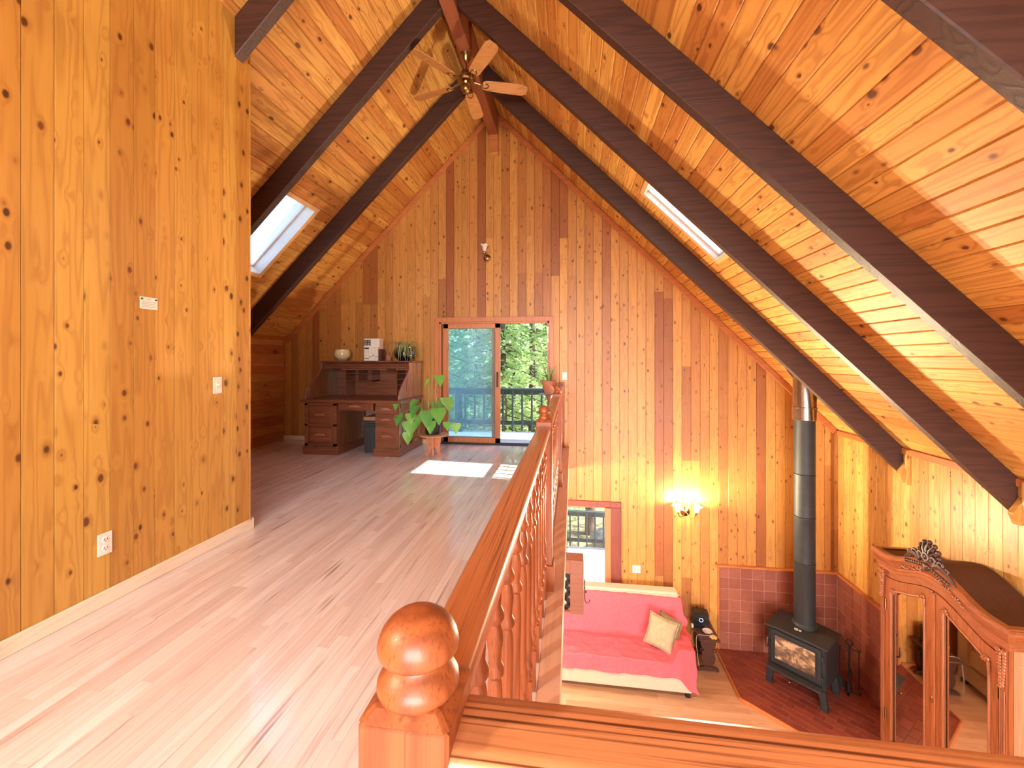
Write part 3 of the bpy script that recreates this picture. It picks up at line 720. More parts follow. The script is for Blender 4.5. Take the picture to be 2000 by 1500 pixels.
# spider plant
sp = thing('spider_plant', 'drooping spider plant in a shiny black round pot on the desk corner', 'potted plant', (-2.66, 6.50, TZ))
build(MB().lathe([(.09,0),(.10,.005),(.15,.05),(.172,.11),(.16,.17),(.135,.205),(.14,.22),(.125,.22),(.12,.19),(.02,.18)], 28), 'pot', M['glazed_pot'], sp, smooth=.9)
rs = random.Random(21); m_ = MB()
def strap(m_, base, az, reach, rise, drop, w, n=9, fold=.25):
    vs = []; fs = []; ca, sa = math.cos(az), math.sin(az)
    for i in range(n+1):
        t = i/n; r = reach*(1-(1-t)**1.5); z = base[2]+rise*math.sin(min(1, t*1.25)*PI*.62)-drop*max(0, t-.35)**1.4*1.9
        ww = w*(1-t*.85)*(0.6+.8*min(1, t*4)) * .7
        p = Vector((base[0]+ca*r, base[1]+sa*r, z)); q = Vector((-sa, ca, 0))*ww
        vs += [p+q+Vector((0,0,ww*fold)), p, p-q+Vector((0,0,ww*fold))]
    for i in range(n):
        for j in range(2): fs.append((i*3+j, i*3+j+1, i*3+j+4, i*3+j+3))
    m_.add(vs, fs)
for k in range(46):
    az = rs.uniform(0, 2*PI)
    if math.sin(az) > .3: az = -az
    big = rs.random() < .3
    strap(m_, (rs.uniform(-.06,.06), rs.uniform(-.06,.06), .19), az, rs.uniform(.16,.42), rs.uniform(.06,.16), rs.uniform(.15,.75 if big and math.cos(az) > .3 else .28), rs.uniform(.009,.015))
build(m_, 'foliage', M['spider'], sp, kind='stuff')
tw = thing('computer_tower', 'dark grey case with a tan board on top in the desk kneehole', 'case', (-3.00, 6.25, 0))
build(MB().box(-.11, .11, -.22, .22, .012, .49), 'case', M['tower'], tw, bevel=.008)
build(MB().box(-.115, .115, -.225, .22, .49, .545), 'board', M['tan'], tw, bevel=.003)
build(MB().box(-.085, .085, -.2235, -.219, .40, .405).box(-.03, .085, -.2235, -.219, .44, .443), 'seam', M['black_gloss'], tw)
build(MB().box(-.10, -.08, -.2, .2, 0, .012).box(.08, .10, -.2, .2, 0, .012), 'feet', M['feet'], tw)

# ------------------------------------------------------------------ carved stool with philodendron
st = thing('carved_stool', 'low folding stool with a round top and carved crossing legs by the sliding door', 'stool', (-1.99, 5.93, 0))
build(MB().lathe([(.19,.305),(.212,.310),(.214,.322),(.205,.330),(.02,.330)], 36), 'top', M['tan'], st, smooth=.8)
def leg_outline():
    R = [(.045,.305),(.105,.305),(.112,.27),(.098,.255),(.108,.235),(.100,.215),(.092,.17),(.090,.12),(.100,.07),(.112,.03),(.095,0),(.075,.005),(.050,.05),(.030,.11),(.012,.135)]
    return R+[(-x, z) for x, z in R[::-1]]
for k, a in enumerate((.25, .25+PI/2)):
    T = Matrix.Rotation(a, 4, 'Z')
    build(MB().prism(leg_outline(), 'y', -.009, .009, T), 'leg_board', M['stool'], st, bevel=.002)
    for x_, z_ in ((0,.27),(-.06,.25),(.06,.25),(0,.20),(-.05,.18),(.05,.18)): build(MB().ball((x_, -.009, z_), (.014,.004,.014), 8, 4, T), 'carved_boss', M['stool'], st, smooth=True)
ph = thing('philodendron', 'philodendron with big heart-shaped green leaves in a black pot on the carved stool', 'potted plant', (-2.0, 5.93, .330))
build(MB().lathe([(.10,0),(.105,.004),(.128,.24),(.138,.25),(.138,.285),(.128,.285),(.122,.25),(.02,.245)], 30), 'pot', M['black_pot'], ph, smooth=.6)
build(MB().lathe([(.12,0),(.121,.001),(.119,.012),(.02,.012)], 20, None, (0,0,.238)), 'soil', M['soil'], ph)
def heart(m_, n=9):
    # leaf in local xy, tip at -y, petiole at origin, folded along the midrib
    out = []
    for i in range(n+1):
        t = i/n
        w = .5*math.sin(PI*min(1, t**.62))*(1.02-.35*t)
        y = .16-1.16*t if i else .0
        out.append((w, y))
    vs = []; fs = []
    for w, y in out:
        for k in (-1, -.5, 0, .5, 1):
            bulge = .18*(abs(k)**1.3)*w*1.2
            vs.append((k*w, y+(.12*abs(k) if y > .05 else 0), bulge-.12*(y**2)))
    for i in range(n):
        for j in range(4): fs.append((i*5+j, i*5+j+1, i*5+j+6, i*5+j+5))
    m_.add(vs, fs)
m_ = MB(); heart(m_); leaf_me = m_.mesh('leaf', M['leaf'], smooth=2.0)
LV = [  # pixel-free world offsets: x, y, z, size, tilt, spin
 (.09,-.02,.80,.15,1.0,.7),(-.04,-.02,.75,.13,.9,-.9),(-.46,-.10,.24,.15,1.1,-.3),(-.28,-.12,.13,.19,1.2,.1),(-.34,-.08,-.02,.15,1.35,.0),
 (-.20,-.10,.36,.17,.9,-.5),(-.03,-.14,.28,.20,1.15,.1),(.11,-.12,.32,.21,1.0,.5),(.22,-.06,.15,.11,1.1,.6),(.36,-.06,.13,.13,1.35,.3),(-.50,-.12,.42,.09,1.2,-.2),
 (.18,0.0,.46,.20,.9,.9),(.03,-.16,.16,.16,1.3,-.1),(-.16,-.06,.22,.16,1.0,-.4),(-.24,-.02,.44,.16,.8,-.6),(.05,.05,.40,.18,.7,.2),(-.30,-.10,.26,.14,1.2,.4),(-.38,-.06,.14,.12,1.2,-.2)]
stem = MB()
for (x_, y_, z_, s_, tl, sp_) in LV:
    T = Matrix.Translation((x_, y_, z_+s_*.3)) @ Matrix.Rotation(sp_, 4, 'Z') @ Matrix.Rotation(tl, 4, 'X') @ Matrix.Diagonal((s_*1.2, s_*1.2, s_*1.2, 1))
    put('leaf', leaf_me, ph, matrix=T)
    b0 = Vector((x_*.12, y_*.12, .25)); e0 = Vector((x_, y_, z_+s_*.3)); mid = (b0+e0)/2+Vector((0, 0, .12 if z_ < .5 else .02))
    stem.tube([b0, b0.lerp(mid, .6)+Vector((0,0,.05)), mid, e0.lerp(mid, .35), e0], .0035, 5)
build(stem, 'stems', M['stem'], ph, smooth=True)
m_ = MB()
for k in range(34):
    az = rs.uniform(0, 2*PI); strap(m_, (rs.uniform(-.05,.05), rs.uniform(-.05,.05), .25), az, rs.uniform(.08,.26), rs.uniform(.2,.42), rs.uniform(.2,.6), .004)
for k in range(3): m_.tube([(-.06+.03*k, .02, .25), (-.08+.06*k, .03, .75+.1*(k % 2))], .003, 5)
build(m_, 'dry_vines', M['dry'], ph, kind='stuff')

# ------------------------------------------------------------------ pedestal stand with snake plant
pst = thing('glass_top_stand', 'small pedestal stand with a round glass top behind the far railing', 'plant stand', (-.335, 6.2, 0))
build(MB().lathe([(.15,.893),(.156,.898),(.156,.908),(.15,.912),(.01,.912)], 32), 'glass_top', M['disc_glass'], pst, smooth=.8)
build(MB().lathe([(.14,0),(.145,.02),(.09,.05),(.03,.08),(.022,.2),(.035,.32),(.022,.42),(.02,.62),(.032,.74),(.02,.80),(.05,.87),(.06,.893),(.005,.893)], 20), 'pedestal', M['walnut'], pst, smooth=.9)
sk = thing('snake_plant', 'small snake plant in a terracotta pot on the glass-topped stand', 'potted plant', (-.335, 6.2, .912))
build(MB().lathe([(.072,0),(.074,.004),(.098,.125),(.112,.128),(.114,.185),(.102,.185),(.096,.15),(.02,.15)], 28), 'pot', M['terracotta'], sk, smooth=.6)
build(MB().lathe([(.095,0),(.094,.012),(.02,.014)], 18, None, (0,0,.15)), 'soil', M['soil'], sk)
for k, (az, ln, rx_, hh) in enumerate(((-.4,.14,.02,.33),(2.6,.14,.02,.36),(.2,.07,0,.24),(1.5,.05,0,.26),(3.3,.07,.02,.25),(4.6,.06,.0,.22),(5.4,.09,.0,.24),(2.0,.03,.0,.20))):
    vs = []; fs = []; n = 7
    for i in range(n+1):
        t = i/n; w = .016*(1-t**2.5)+.0008; r = .02+ln*t**1.4; p = Vector((math.cos(az)*r, math.sin(az)*r*.6, .155+hh*t)); q = Vector((math.cos(az+1.2+t), math.sin(az+1.2+t), 0))*w
        vs += [p-q, p+Vector((-q.y, q.x, 0))*.25, p+q]
    for i in range(n):
        for j in range(2): fs.append((i*3+j, i*3+j+1, i*3+j+4, i*3+j+3))
    build(MB().add(vs, fs), 'leaf', M['snake'], sk, solid=.002, smooth=True)

# ------------------------------------------------------------------ small wall things
sg = thing('wall_card', 'white paper card pinned by two tacks on the partition wall', 'card', (XP, 2.335, 1.72))
build(MB().box(0, .002, -.056, .056, 0, .075), 'paper', M['paper'], sg)
for y_ in (-.047, .044): build(MB().ball((.004, y_, .062), .006, 8, 5), 'tack', M['wrought'], sg, smooth=True)
m_ = MB()
for k in range(4): m_.box(.002, .0026, -.045+.004*(k % 2), .045-.006*((k+1) % 2), .012+.010*k, .0145+.010*k)
m_.box(.002, .0026, -.012, .014, .060, .063); build(m_, 'writing', M['ink'], sg)
def plate(name, label, cat, x, y, z, rz, w, h, kind):
    t = thing(name, label, cat, (x, y, z), rz)
    build(MB().box(-w/2, w/2, -.007, 0, -h/2, h/2), 'cover_plate', M['white'], t, bevel=.003, seg=2)
    if kind == 'switch':
        build(MB().box(-.012, .012, -.010, -.006, -.022, .022), 'surround', M['cream'], t); build(MB().box(-.005, .005, -.022, -.008, -.002, .012), 'toggle', M['white'], t, bevel=.002)
    if kind == 'outlet':
        for s in (-1, 1):
            so = build(MB().lathe([(.018,0),(.0185,.002),(.017,.004),(.001,.004)], 20, Matrix.Translation((0,-.006,s*.024)) @ Matrix.Rotation(PI/2, 4, 'X')), 'socket', M['white'], t, smooth=.6)
            build(MB().box(-.008, -.006, -.0112, -.0095, s*.024-.002, s*.024+.008).box(.006, .008, -.0112, -.0095, s*.024-.002, s*.024+.008).ball((0,-.0102,s*.024-.008), (.003,.001,.003), 8, 4), 'slots', M['box_dark'], so)
    if kind == 'double':
        for s in (-.022, .022): build(MB().box(s-.012, s+.012, -.009, -.006, -.03, .03), 'rocker', M['cream'], t, bevel=.001)
    if kind == 'thermostat':
        build(MB().box(-.03, .03, -.024, -.006, -.052, .052), 'housing', M['white'], t, bevel=.004)
    return t
plate('light_switch', 'white toggle switch plate near the end of the partition wall', 'switch', XP+.001, 2.855, 1.21, PI/2, .08, .125, 'switch')
plate('wall_outlet', 'white double power outlet low on the partition wall', 'outlet', XP+.001, 2.077, .35, PI/2, .078, .125, 'outlet')
plate('thermostat', 'small white thermostat on the gable wall beside the sliding door', 'thermostat', -.127, YB-.001, 1.142, 0, .076, .122, 'thermostat')
plate('wall_switch', 'white square double switch plate on the wall above the sofa', 'switch', .99, YB-.001, -1.868, 0, .122, .118, 'double')

# ------------------------------------------------------------------ wall lamps
TUL = [(.012,0),(.02,.004),(.030,.02),(.036,.05),(.040,.075),(.052,.098),(.070,.112),(.068,.114),(.050,.102),(.036,.078),(.030,.05),(.02,.02)]
def tulip(m, parent, loc, T=Matrix()):
    vs = MB(); n = 24; prof = TUL
    def fn(i, j):
        r, z = prof[i]; q = 2*PI*j/n; rr = r*(1+.10*math.cos(6*q)*max(0, (z-.07)/.045)); zz = z+.008*math.cos(6*q)*max(0, (z-.08)/.034); return (rr*math.cos(q), rr*math.sin(q), zz)
    V = [fn(i, j) for i in range(len(prof)) for j in range(n)]; F = [(i*n+j, i*n+(j+1) % n, (i+1)*n+(j+1) % n, (i+1)*n+j) for i in range(len(prof)-1) for j in range(n)]
    vs.add(V, F, Matrix.Translation(loc) @ T); return build(vs, 'tulip_shade', m, parent, smooth=1.5)
us = thing('unlit_wall_lamp', 'unlit brass wall lamp with a tulip glass shade high on the gable wall', 'wall lamp', (-1.385, YB, 3.07))
build(MB().lathe([(.06,0),(.06,.008),(.045,.018),(.03,.03),(.012,.036)], 22, Matrix.Rotation(PI/2, 4, 'X')), 'backplate', M['brass'], us, smooth=.6)
build(MB().tube([(0,-.03,0),(0,-.09,-.03),(-.01,-.13,0),(-.02,-.13,.06)], .010, 8).lathe([(.022,0),(.024,.01),(.016,.03)], 14, None, (-.02,-.13,.055)).ball((0,-.09,-.03), .018), 'arm', M['chrome'], us, smooth=True)
tulip(M['frosted'], us, (-.02, -.13, .075))
ls = thing('lit_wall_lamp', 'lit brass wall lamp with two tulip glass shades above the sofa', 'wall lamp', (1.715, YB, -.93))
build(MB().lathe([(.07,0),(.07,.008),(.05,.02),(.03,.03),(.012,.04)], 22, Matrix.Rotation(PI/2, 4, 'X')), 'backplate', M['brass'], ls, smooth=.6)
for s in (-1, 1):
    build(MB().tube([(0,-.03,.01),(s*.05,-.08,-.05),(s*.10,-.12,-.05),(s*.125,-.13,-.01),(s*.125,-.13,.02)], .008, 8).lathe([(.022,0),(.026,.01),(.016,.028)], 14, None, (s*.125,-.13,.01)), 'arm', M['brass'], ls, smooth=True)
    tulip(M['lit_shade'], ls, (s*.125, -.13, .03), Matrix.Rotation(s*.25, 4, 'Y'))
    for dv, en in (((-.55, -1.0, .35), 460), ((.75, -.80, .20), 190)):
        lo = light('sconce_bulb', 'SPOT', (s*.14, -.17, .12), en, (1.0, .83, .53), spot_size=math.radians(142), spot_blend=.6, shadow_soft_size=.03)
        lo.parent = ls; lo.rotation_euler = Vector(dv).to_track_quat('-Z', 'Y').to_euler()
    lg = light('sconce_glow', 'POINT', (s*.135, -.15, .12), 62, (1.0, .80, .46), shadow_soft_size=.04); lg.parent = ls
# loft lamp on the partition wall behind the photographer
ll = thing('loft_wall_lamp', 'brass wall lamp with tulip shade on the partition behind the photographer', 'wall lamp', (XP, -.55, 2.25))
build(MB().lathe([(.06,0),(.06,.008),(.045,.018),(.012,.036)], 22, Matrix.Rotation(PI/2, 4, 'Y')), 'backplate', M['brass'], ll, smooth=.6)
build(MB().tube([(.03,0,0),(.09,0,-.03),(.13,0,0),(.13,0,.06)], .010, 8), 'arm', M['brass'], ll, smooth=True)
tulip(M['lit_shade'], ll, (.13, 0, .07))
lo = light('loft_bulb', 'POINT', (.42, 0, .30), 170, (1.0, .90, .74), shadow_soft_size=.10); lo.parent = ll

# flush fill lamp added out of view under the loft to brighten the room
uf = thing('flush_fill_lamp', 'added flush round fill lamp, unseen on the ceiling under the loft', 'fill lamp', (-1.4, 4.0, -.32))
build(MB().lathe([(.001,-.10),(.08,-.095),(.14,-.06),(.15,-.02),(.15,-.015),(.01,-.015)], 24), 'glass_bowl', M['lit_shade'], uf, smooth=.8)
build(MB().lathe([(.16,-.02),(.165,-.01),(.16,0),(.01,0)], 24), 'rim', M['brass'], uf, smooth=.6)
lo = light('flush_fill_bulb', 'POINT', (0, 0, -.20), 230, (1.0, .90, .74), shadow_soft_size=.12); lo.parent = uf
uf2 = thing('flush_fill_lamp', 'second added flush fill lamp, unseen under the loft, nearer the gable wall', 'fill lamp', (-.75, 5.55, -.32))  # twin fill lamp added to brighten the sofa seat
for c_ in uf.children:
    if c_.type == 'MESH': put(c_.name.split('.')[0], c_.data, uf2)
lo = light('flush_fill_bulb', 'POINT', (0, 0, -.20), 95, (1.0, .92, .80), shadow_soft_size=.12); lo.parent = uf2

# ------------------------------------------------------------------ ceiling fan
fan = thing('ceiling_fan', 'brass ceiling fan with five pale oak blades hanging from the ridge beam', 'ceiling fan', (-1.258, 4.95, 4.60))
build(MB().lathe([(.012,.36),(.03,.365),(.045,.39),(.062,.43),(.066,.45),(.01,.45)], 20), 'canopy', M['brass'], fan, smooth=.7)
build(MB().tube([(0,0,.25),(0,0,.40)], .012, 10), 'downrod', M['brass'], fan, smooth=True)
build(MB().lathe([(.03,.11),(.095,.115),(.108,.13),(.11,.15),(.10,.17),(.075,.185),(.07,.215),(.062,.235),(.04,.255),(.015,.26)], 26), 'motor', M['brass'], fan, smooth=.5)
m_ = MB()
for k in range(20):
    a = 2*PI*k/20; m_.box(.068, .076, -.003, .003, .188, .212, Matrix.Rotation(a, 4, 'Z'))
build(m_, 'vents', M['chrome'], fan)
build(MB().lathe([(.002,-.015),(.02,-.012),(.045,.0),(.058,.02),(.062,.05),(.055,.075),(.04,.09),(.05,.11)], 22), 'switch_housing', M['brass'], fan, smooth=.7)
build(MB().tube([(.05,0,.02),(.056,0,-.08)], .0015, 4).ball((.056,0,-.085), .005, 6, 4), 'pull_chain', M['brass'], fan)
blade = MB()
outl = [(.20,-.050),(.24,-.068),(.45,-.078),(.69,-.080),(.745,-.052),(.745,.052),(.69,.080),(.45,.078),(.24,.068),(.20,.050)]
blade.prism(outl, 'z', -.004, .004, Matrix.Rotation(-.24, 4, 'X')); blade_me = blade.mesh('blade', M['blade'], bevel=.002)
iron = MB()
iron.tube([(.09,0,.02),(.14,0,.012),(.19,0,0)], [.011,.008,.008], 8)
for s in (-1, 1): iron.tube([(.17,0,0),(.20,s*.030,-.004),(.235,s*.034,-.008),(.265,s*.018,-.009),(.275,0,-.009)], .006, 6, Matrix.Rotation(-.24, 4, 'X'))
iron_me = iron.mesh('blade_iron', M['brass'], smooth=True)
for k in range(5):
    T = Matrix.Translation((0,0,.105)) @ Matrix.Rotation(math.radians(19+72*k), 4, 'Z')
    bl = put('blade', blade_me, fan, matrix=T); put('blade_iron', iron_me, bl)

# ------------------------------------------------------------------ sofa, throw, cushions
SX, SY = .50, 6.26
sofa = thing('sofa', 'beige upholstered sofa under a red throw, against the wall of the lower room', 'sofa', (SX, SY, LZ))
def sbox(mb, x0, x1, y0, y1, z0, z1): return mb.box(x0-SX, x1-SX, y0-SY, y1-SY, z0, z1)
m_ = MB(); sbox(m_, -.55, 1.555, 5.80, 6.70, .075, .30); build(m_, 'base', M['beige'], sofa, bevel=.02, seg=2)
m_ = MB(); sbox(m_, -.55, 1.555, 6.52, 6.72, .28, 1.0); build(m_, 'back_frame', M['beige'], sofa, bevel=.03, seg=3)
m_ = MB(); sbox(m_, -.33, 1.33, 5.83, 6.44, .29, .43); build(m_, 'seat_cushion', M['beige'], sofa, bevel=.04, seg=3)
m_ = MB(); sbox(m_, -.33, 1.33, 6.475, 6.53, .42, .88); build(m_, 'back_cushion', M['beige'], sofa, bevel=.04, seg=3)
for a in (-.55, 1.345):
    m_ = MB(); sbox(m_, a, a+.21, 5.83, 6.55, .29, .60); build(m_, 'arm', M['beige'], sofa, bevel=.05, seg=3)
for a in (-.53, 1.47):
    for b in (5.83, 6.62):
        m_ = MB(); sbox(m_, a, a+.06, b, b+.06, 0, .08); build(m_, 'foot', M['feet'], sofa, bevel=.006)
def sstep(a, b, t):
    t = max(0, min(1, (t-a)/(b-a))); return t*t*(3-2*t)
YF0, YT = 5.785, 6.60
def seat_top(x, y):
    z = .455-.03*math.exp(-((y-6.36)/.10)**2)+.012*math.sin(x*2.6+.4)
    arm = max(sstep(1.28, 1.39, x), sstep(-.28, -.38, x))
    z = z+(.635-z)*arm
    bk = sstep(6.33, 6.50, y); zb = .945-.02*sstep(.9, 1.5, x)
    return z+(zb-z)*(bk**.8 if bk > 0 else 0)
def nz(x, y, z=0): return mnoise.noise(Vector((x, y, z)))
def cover(u, v):
    x_end = 1.575; us, vf = .90, .20
    tu = 0 if u <= us else (u-us)/(1-us); x = -.57+(x_end+.57)*min(1, u/us)
    tv = 0 if v >= vf else 1-v/vf; y = YF0+(YT-YF0)*max(0, (v-vf)/(1-vf))
    zt = seat_top(x, y)
    hem_f = .275+.012*nz(x*3, 1)-.16*sstep(1.36, 1.54, x)
    hem_s = .34+.42*sstep(5.85, 6.45, y)+.03*nz(y*5, 3)-.2*sstep(5.92, 5.80, y)
    z = zt-(zt-hem_f)*tv
    if tu: z = z-(z-min(hem_s, z-.02))*tu
    fold = .5+.5*math.sin(x*21+3*nz(x*2, 5)+y*6)
    y2 = y-.012*tv-.016*tv*fold*sstep(.15, 1, tv)
    x2 = x+tu*.03+.028*math.sin(y*24+2*z*9)*tu*sstep(.1, .8, tu)
    if tu and tv: y2 -= .01
    if not tv:
        d = .014*nz(x*4.5, y*9, 1)+.008*nz(x*11, y*17, 4)+.009*max(0, 1-abs(nz(x*3.2+y*1.5, y*4, 9))*9)*(.5+.5*nz(x*2, y*2, 6))
        d += .012*math.exp(-((x-.62-.9*(y-6.1))/.035)**2)*sstep(5.8, 5.9, y)*sstep(6.35, 6.1, y)
        d += .008*math.exp(-((x-.74-.6*(y-6.1))/.03)**2)*sstep(6.3, 6.0, y)
        z += d*(1-tu)
    else:
        z += .006*nz(x*5, 7)*(1-tv); y2 -= .010*abs(nz(x*9, z*6, 2))
    return (x2-SX, y2-SY, z+.012)
th = thing('sofa_throw', 'coral red cotton throw draped over the seat, back and arm of the sofa', 'throw', (SX, SY, LZ))
build(MB().grid(cover, 150, 84), 'cloth', M['cloth'], th, smooth=3.0)
def cushion(name, label, loc, normal, roll, size, thick, m):
    n = 18
    def fn(sgn):
        def f(u, v):
            a, b = 2*u-1, 2*v-1
            pin = 1-.09*(1-abs(a)**2)*abs(b)**3; pin2 = 1-.09*(1-abs(b)**2)*abs(a)**3
            h = ((1-a**4)*(1-b**4))**.55
            return (a*size/2*pin2, b*size/2*pin, sgn*thick/2*h+.006*nz(a*3, b*3, sgn+size*10)*h)
        return f
    q = Vector(normal).to_track_quat('Z', 'Y').to_matrix().to_4x4()
    T = q @ Matrix.Rotation(roll, 4, 'Z')
    t = thing(name, label, 'cushion', loc, group='cushions on the sofa')
    build(MB().grid(fn(1), n, n, T).grid(fn(-1), n, n, T), 'cover', m, t, smooth=2.5, weld=True)
    edge = []
    for k in range(4*n+1):
        s = (k % (4*n))/n; i = int(s); f_ = s-i
        a, b = [(2*f_-1, -1), (1, 2*f_-1), (1-2*f_, 1), (-1, 1-2*f_)][i % 4]
        pin = 1-.09*(1-abs(a)**2)*abs(b)**3; pin2 = 1-.09*(1-abs(b)**2)*abs(a)**3
        edge.append(T @ Vector((a*size/2*pin2, b*size/2*pin, 0)))
    build(MB().tube(edge, .007, 6), 'piping', m, t, smooth=True)
    return t
cushion('cushion', 'pale sage square cushion leaning at the right end of the sofa', (1.215, 6.10, LZ+.66), (-.42, -.80, .42), -.12, .40, .13, M['pillow'])
cushion('cushion', 'olive brown cushion tucked behind the pale sage one', (1.325, 6.17, LZ+.655), (-.75, -.55, .36), .05, .38, .10, M['pillow2'])

# ------------------------------------------------------------------ side table and what stands on it
tb = thing('side_table', 'dark wooden trestle side table between the sofa and the hearth', 'side table', (1.925, 6.56, LZ))
build(MB().box(-.15, .135, -.25, .26, .455, .48), 'tabletop', M['table_dark'], tb, bevel=.006)
for yy in (-.17, .18):
    T = Matrix.Translation((-.01, yy, 0))
    lyre = [(-.09,.455),(-.11,.38),(-.07,.30),(-.10,.20),(-.085,.12),(-.05,.07),(.05,.07),(.085,.12),(.10,.20),(.07,.30),(.11,.38),(.09,.455)]
    lg = build(MB().prism(lyre, 'y', -.012, .012, T), 'trestle', M['table_dark'], tb, bevel=.004)
    build(MB().prism([(-.14,0),(-.09,.012),(.09,.012),(.14,0),(.145,.03),(.10,.055),(.03,.075),(-.03,.075),(-.10,.055),(-.145,.03)], 'y', -.024, .024, T), 'foot', M['table_dark'], lg, bevel=.006)
    for s in (-1, 1): build(MB().ring((s*.085-.01, yy-.014, .30), .022, .008, 14, 6, (0,1,0)), 'scroll', M['table_dark'], lg, smooth=True)
build(MB().box(-.03, .01, -.17, .18, .14, .19), 'stretcher', M['table_dark'], tb, bevel=.004)
spk = thing('black_speaker', 'small black cube speaker with a ring logo made to glow on the side table', 'speaker', (1.885, 6.66, LZ+.48), -.12)
build(MB().box(-.105, .105, -.075, .075, .004, .215), 'cabinet', M['black_gloss'], spk, bevel=.008, seg=2)
build(MB().ring((.0, -.077, .12), .026, .0035, 24, 6, (0,1,0)), 'ring', M['blue_ring'], spk, smooth=True)
build(MB().box(-.09, .09, -.06, .06, 0, .006), 'base', M['feet'], spk)
ad = thing('white_adapter', 'small white plug adapter beside the black speaker', 'adapter', (1.755, 6.60, LZ+.48))
build(MB().box(-.014, .014, -.02, .02, 0, .045).box(-.006, .006, -.028, -.02, .015, .03), 'body', M['white'], ad, bevel=.004)
ds = thing('glass_dish', 'shiny pale dish in front of the black speaker', 'dish', (1.935, 6.50, LZ+.48))
build(MB().lathe([(.03,0),(.034,.004),(.062,.016),(.066,.024),(.058,.02),(.03,.010),(.003,.009)], 24), 'bowl', M['dish'], ds, smooth=.9)
cb = thing('charging_cable', 'thin white cable trailing from the dish over the table edge', 'cable', (1.86, 6.42, LZ+.48))
build(MB().tube([(.135,.06,.030),(.14,.02,.012),(.09,-.005,.005),(0,.0,.004),(-.07,.0,.004),(-.096,-.02,.0),(-.105,-.03,-.04),(-.11,-.05,-.12),(-.10,-.08,-.26),(-.085,-.10,-.40)], .0025, 6), 'cord', M['cable'], cb, smooth=True)
fl = thing('flower_dish', 'small yellow and lilac flower-shaped dish on the front of the side table', 'dish', (1.985, 6.385, LZ+.48))
m_ = MB()
for k in range(6): m_.ball((.034*math.cos(k*PI/3), .034*math.sin(k*PI/3), .009), (.022,.022,.009), 10, 5)
build(m_.ball((0,0,.009), (.03,.03,.009), 10, 5), 'petals', M['soap'], fl, smooth=True)
build(MB().ball((-.008,.012,.018), (.026,.022,.006), 10, 5), 'center', M['soap2'], fl, smooth=True)

# ------------------------------------------------------------------ hearth, tiled walls
HE = [(2.165, YB), (2.165, 5.885), (2.93, 5.195), (XR, 5.195), (XR, YB)]
HZ = LZ+.045
hearth = build(MB().prism(HE, 'z', LZ, HZ-.004), 'hearth', M['grout_dark'], label='clipped-corner hearth of clay pavers edged in wood under the stove', cat='hearth', kind='structure')
def clip(poly, cp):
    out = poly; n = len(cp); area = sum(cp[i][0]*cp[(i+1) % n][1]-cp[(i+1) % n][0]*cp[i][1] for i in range(n)); sg_ = 1 if area > 0 else -1
    for i in range(n):
        a, b = cp[i], cp[(i+1) % n]; inp = out; out = []
        f = lambda p: sg_*((b[0]-a[0])*(p[1]-a[1])-(b[1]-a[1])*(p[0]-a[0]))
        for k in range(len(inp)):
            p, q = inp[k], inp[(k+1) % len(inp)]; fp, fq = f(p), f(q)
            if fp >= 0: out.append(p)
            if fp*fq < 0: t = fp/(fp-fq); out.append((p[0]+(q[0]-p[0])*t, p[1]+(q[1]-p[1])*t))
        if not out: return []
    return out
ang = math.atan2(5.195-5.885, 2.93-2.165); ca, sa = math.cos(ang), math.sin(ang); PW, PH, G = .20, .10, .0055
paver_me = MB().box(G/2, PW-G/2, G/2, PH-G/2, -.008, 0).mesh('paver', M['paver'], bevel=.002)
for r in range(-1, 24):
    for c_ in range(-22, 22):
        ox = c_*PW+(PW/2 if r % 2 else 0); oy = r*PH
        W = lambda u, v: (2.165+ca*(ox+u)-sa*(oy+v), 5.885+sa*(ox+u)+ca*(oy+v))
        quad = [W(G/2, G/2), W(PW-G/2, G/2), W(PW-G/2, PH-G/2), W(G/2, PH-G/2)]
        cl = clip(quad, HE)
        if len(cl) < 3: continue
        ar = abs(sum(cl[i][0]*cl[(i+1) % len(cl)][1]-cl[(i+1) % len(cl)][0]*cl[i][1] for i in range(len(cl))))/2
        if ar < .0008: continue
        if ar > .99*(PW-G)*(PH-G):
            put('paver', paver_me, hearth, matrix=Matrix.Translation((2.165+ca*ox-sa*oy, 5.885+sa*ox+ca*oy, HZ)) @ Matrix.Rotation(ang, 4, 'Z'))
        else: build(MB().prism(cl, 'z', HZ-.008, HZ), 'paver', M['paver'], hearth)
m_ = MB()
def edge(m_, a, b, w, z0, z1):
    d = Vector((b[0]-a[0], b[1]-a[1], 0)).normalized(); n_ = Vector((d.y, -d.x, 0))*w
    p = [Vector((*a, 0)), Vector((*b, 0)), Vector((*b, 0))-n_, Vector((*a, 0))-n_]
    m_.prism([(q.x, q.y) for q in p], 'z', z0, z1)
for a, b in ((HE[0], HE[1]), (HE[1], HE[2]), (HE[2], HE[3])):
    m_ = MB(); d = Vector((b[0]-a[0], b[1]-a[1])).normalized(); n_ = Vector((-d.y, d.x))
    if n_.dot(Vector((3.2-a[0], 6.2-a[1]))) > 0: n_ = -n_
    a2 = (a[0]-d.x*.008, a[1]-d.y*.008); b2 = (b[0]+d.x*.008, b[1]+d.y*.008)
    m_.prism([a2, b2, (b2[0]+n_.x*.022, b2[1]+n_.y*.022), (a2[0]+n_.x*.022, a2[1]+n_.y*.022)], 'z', LZ, HZ+.004)
    build(m_, 'edging', M['pine_trim'], hearth, bevel=.003)
TW = .166; TT = .010; tz1 = -1.735
tile_me = MB().box(.0035, TW-.0035, -TT, 0, .0035, TW-.0035).mesh('tile', M['tile'], bevel=.0025)
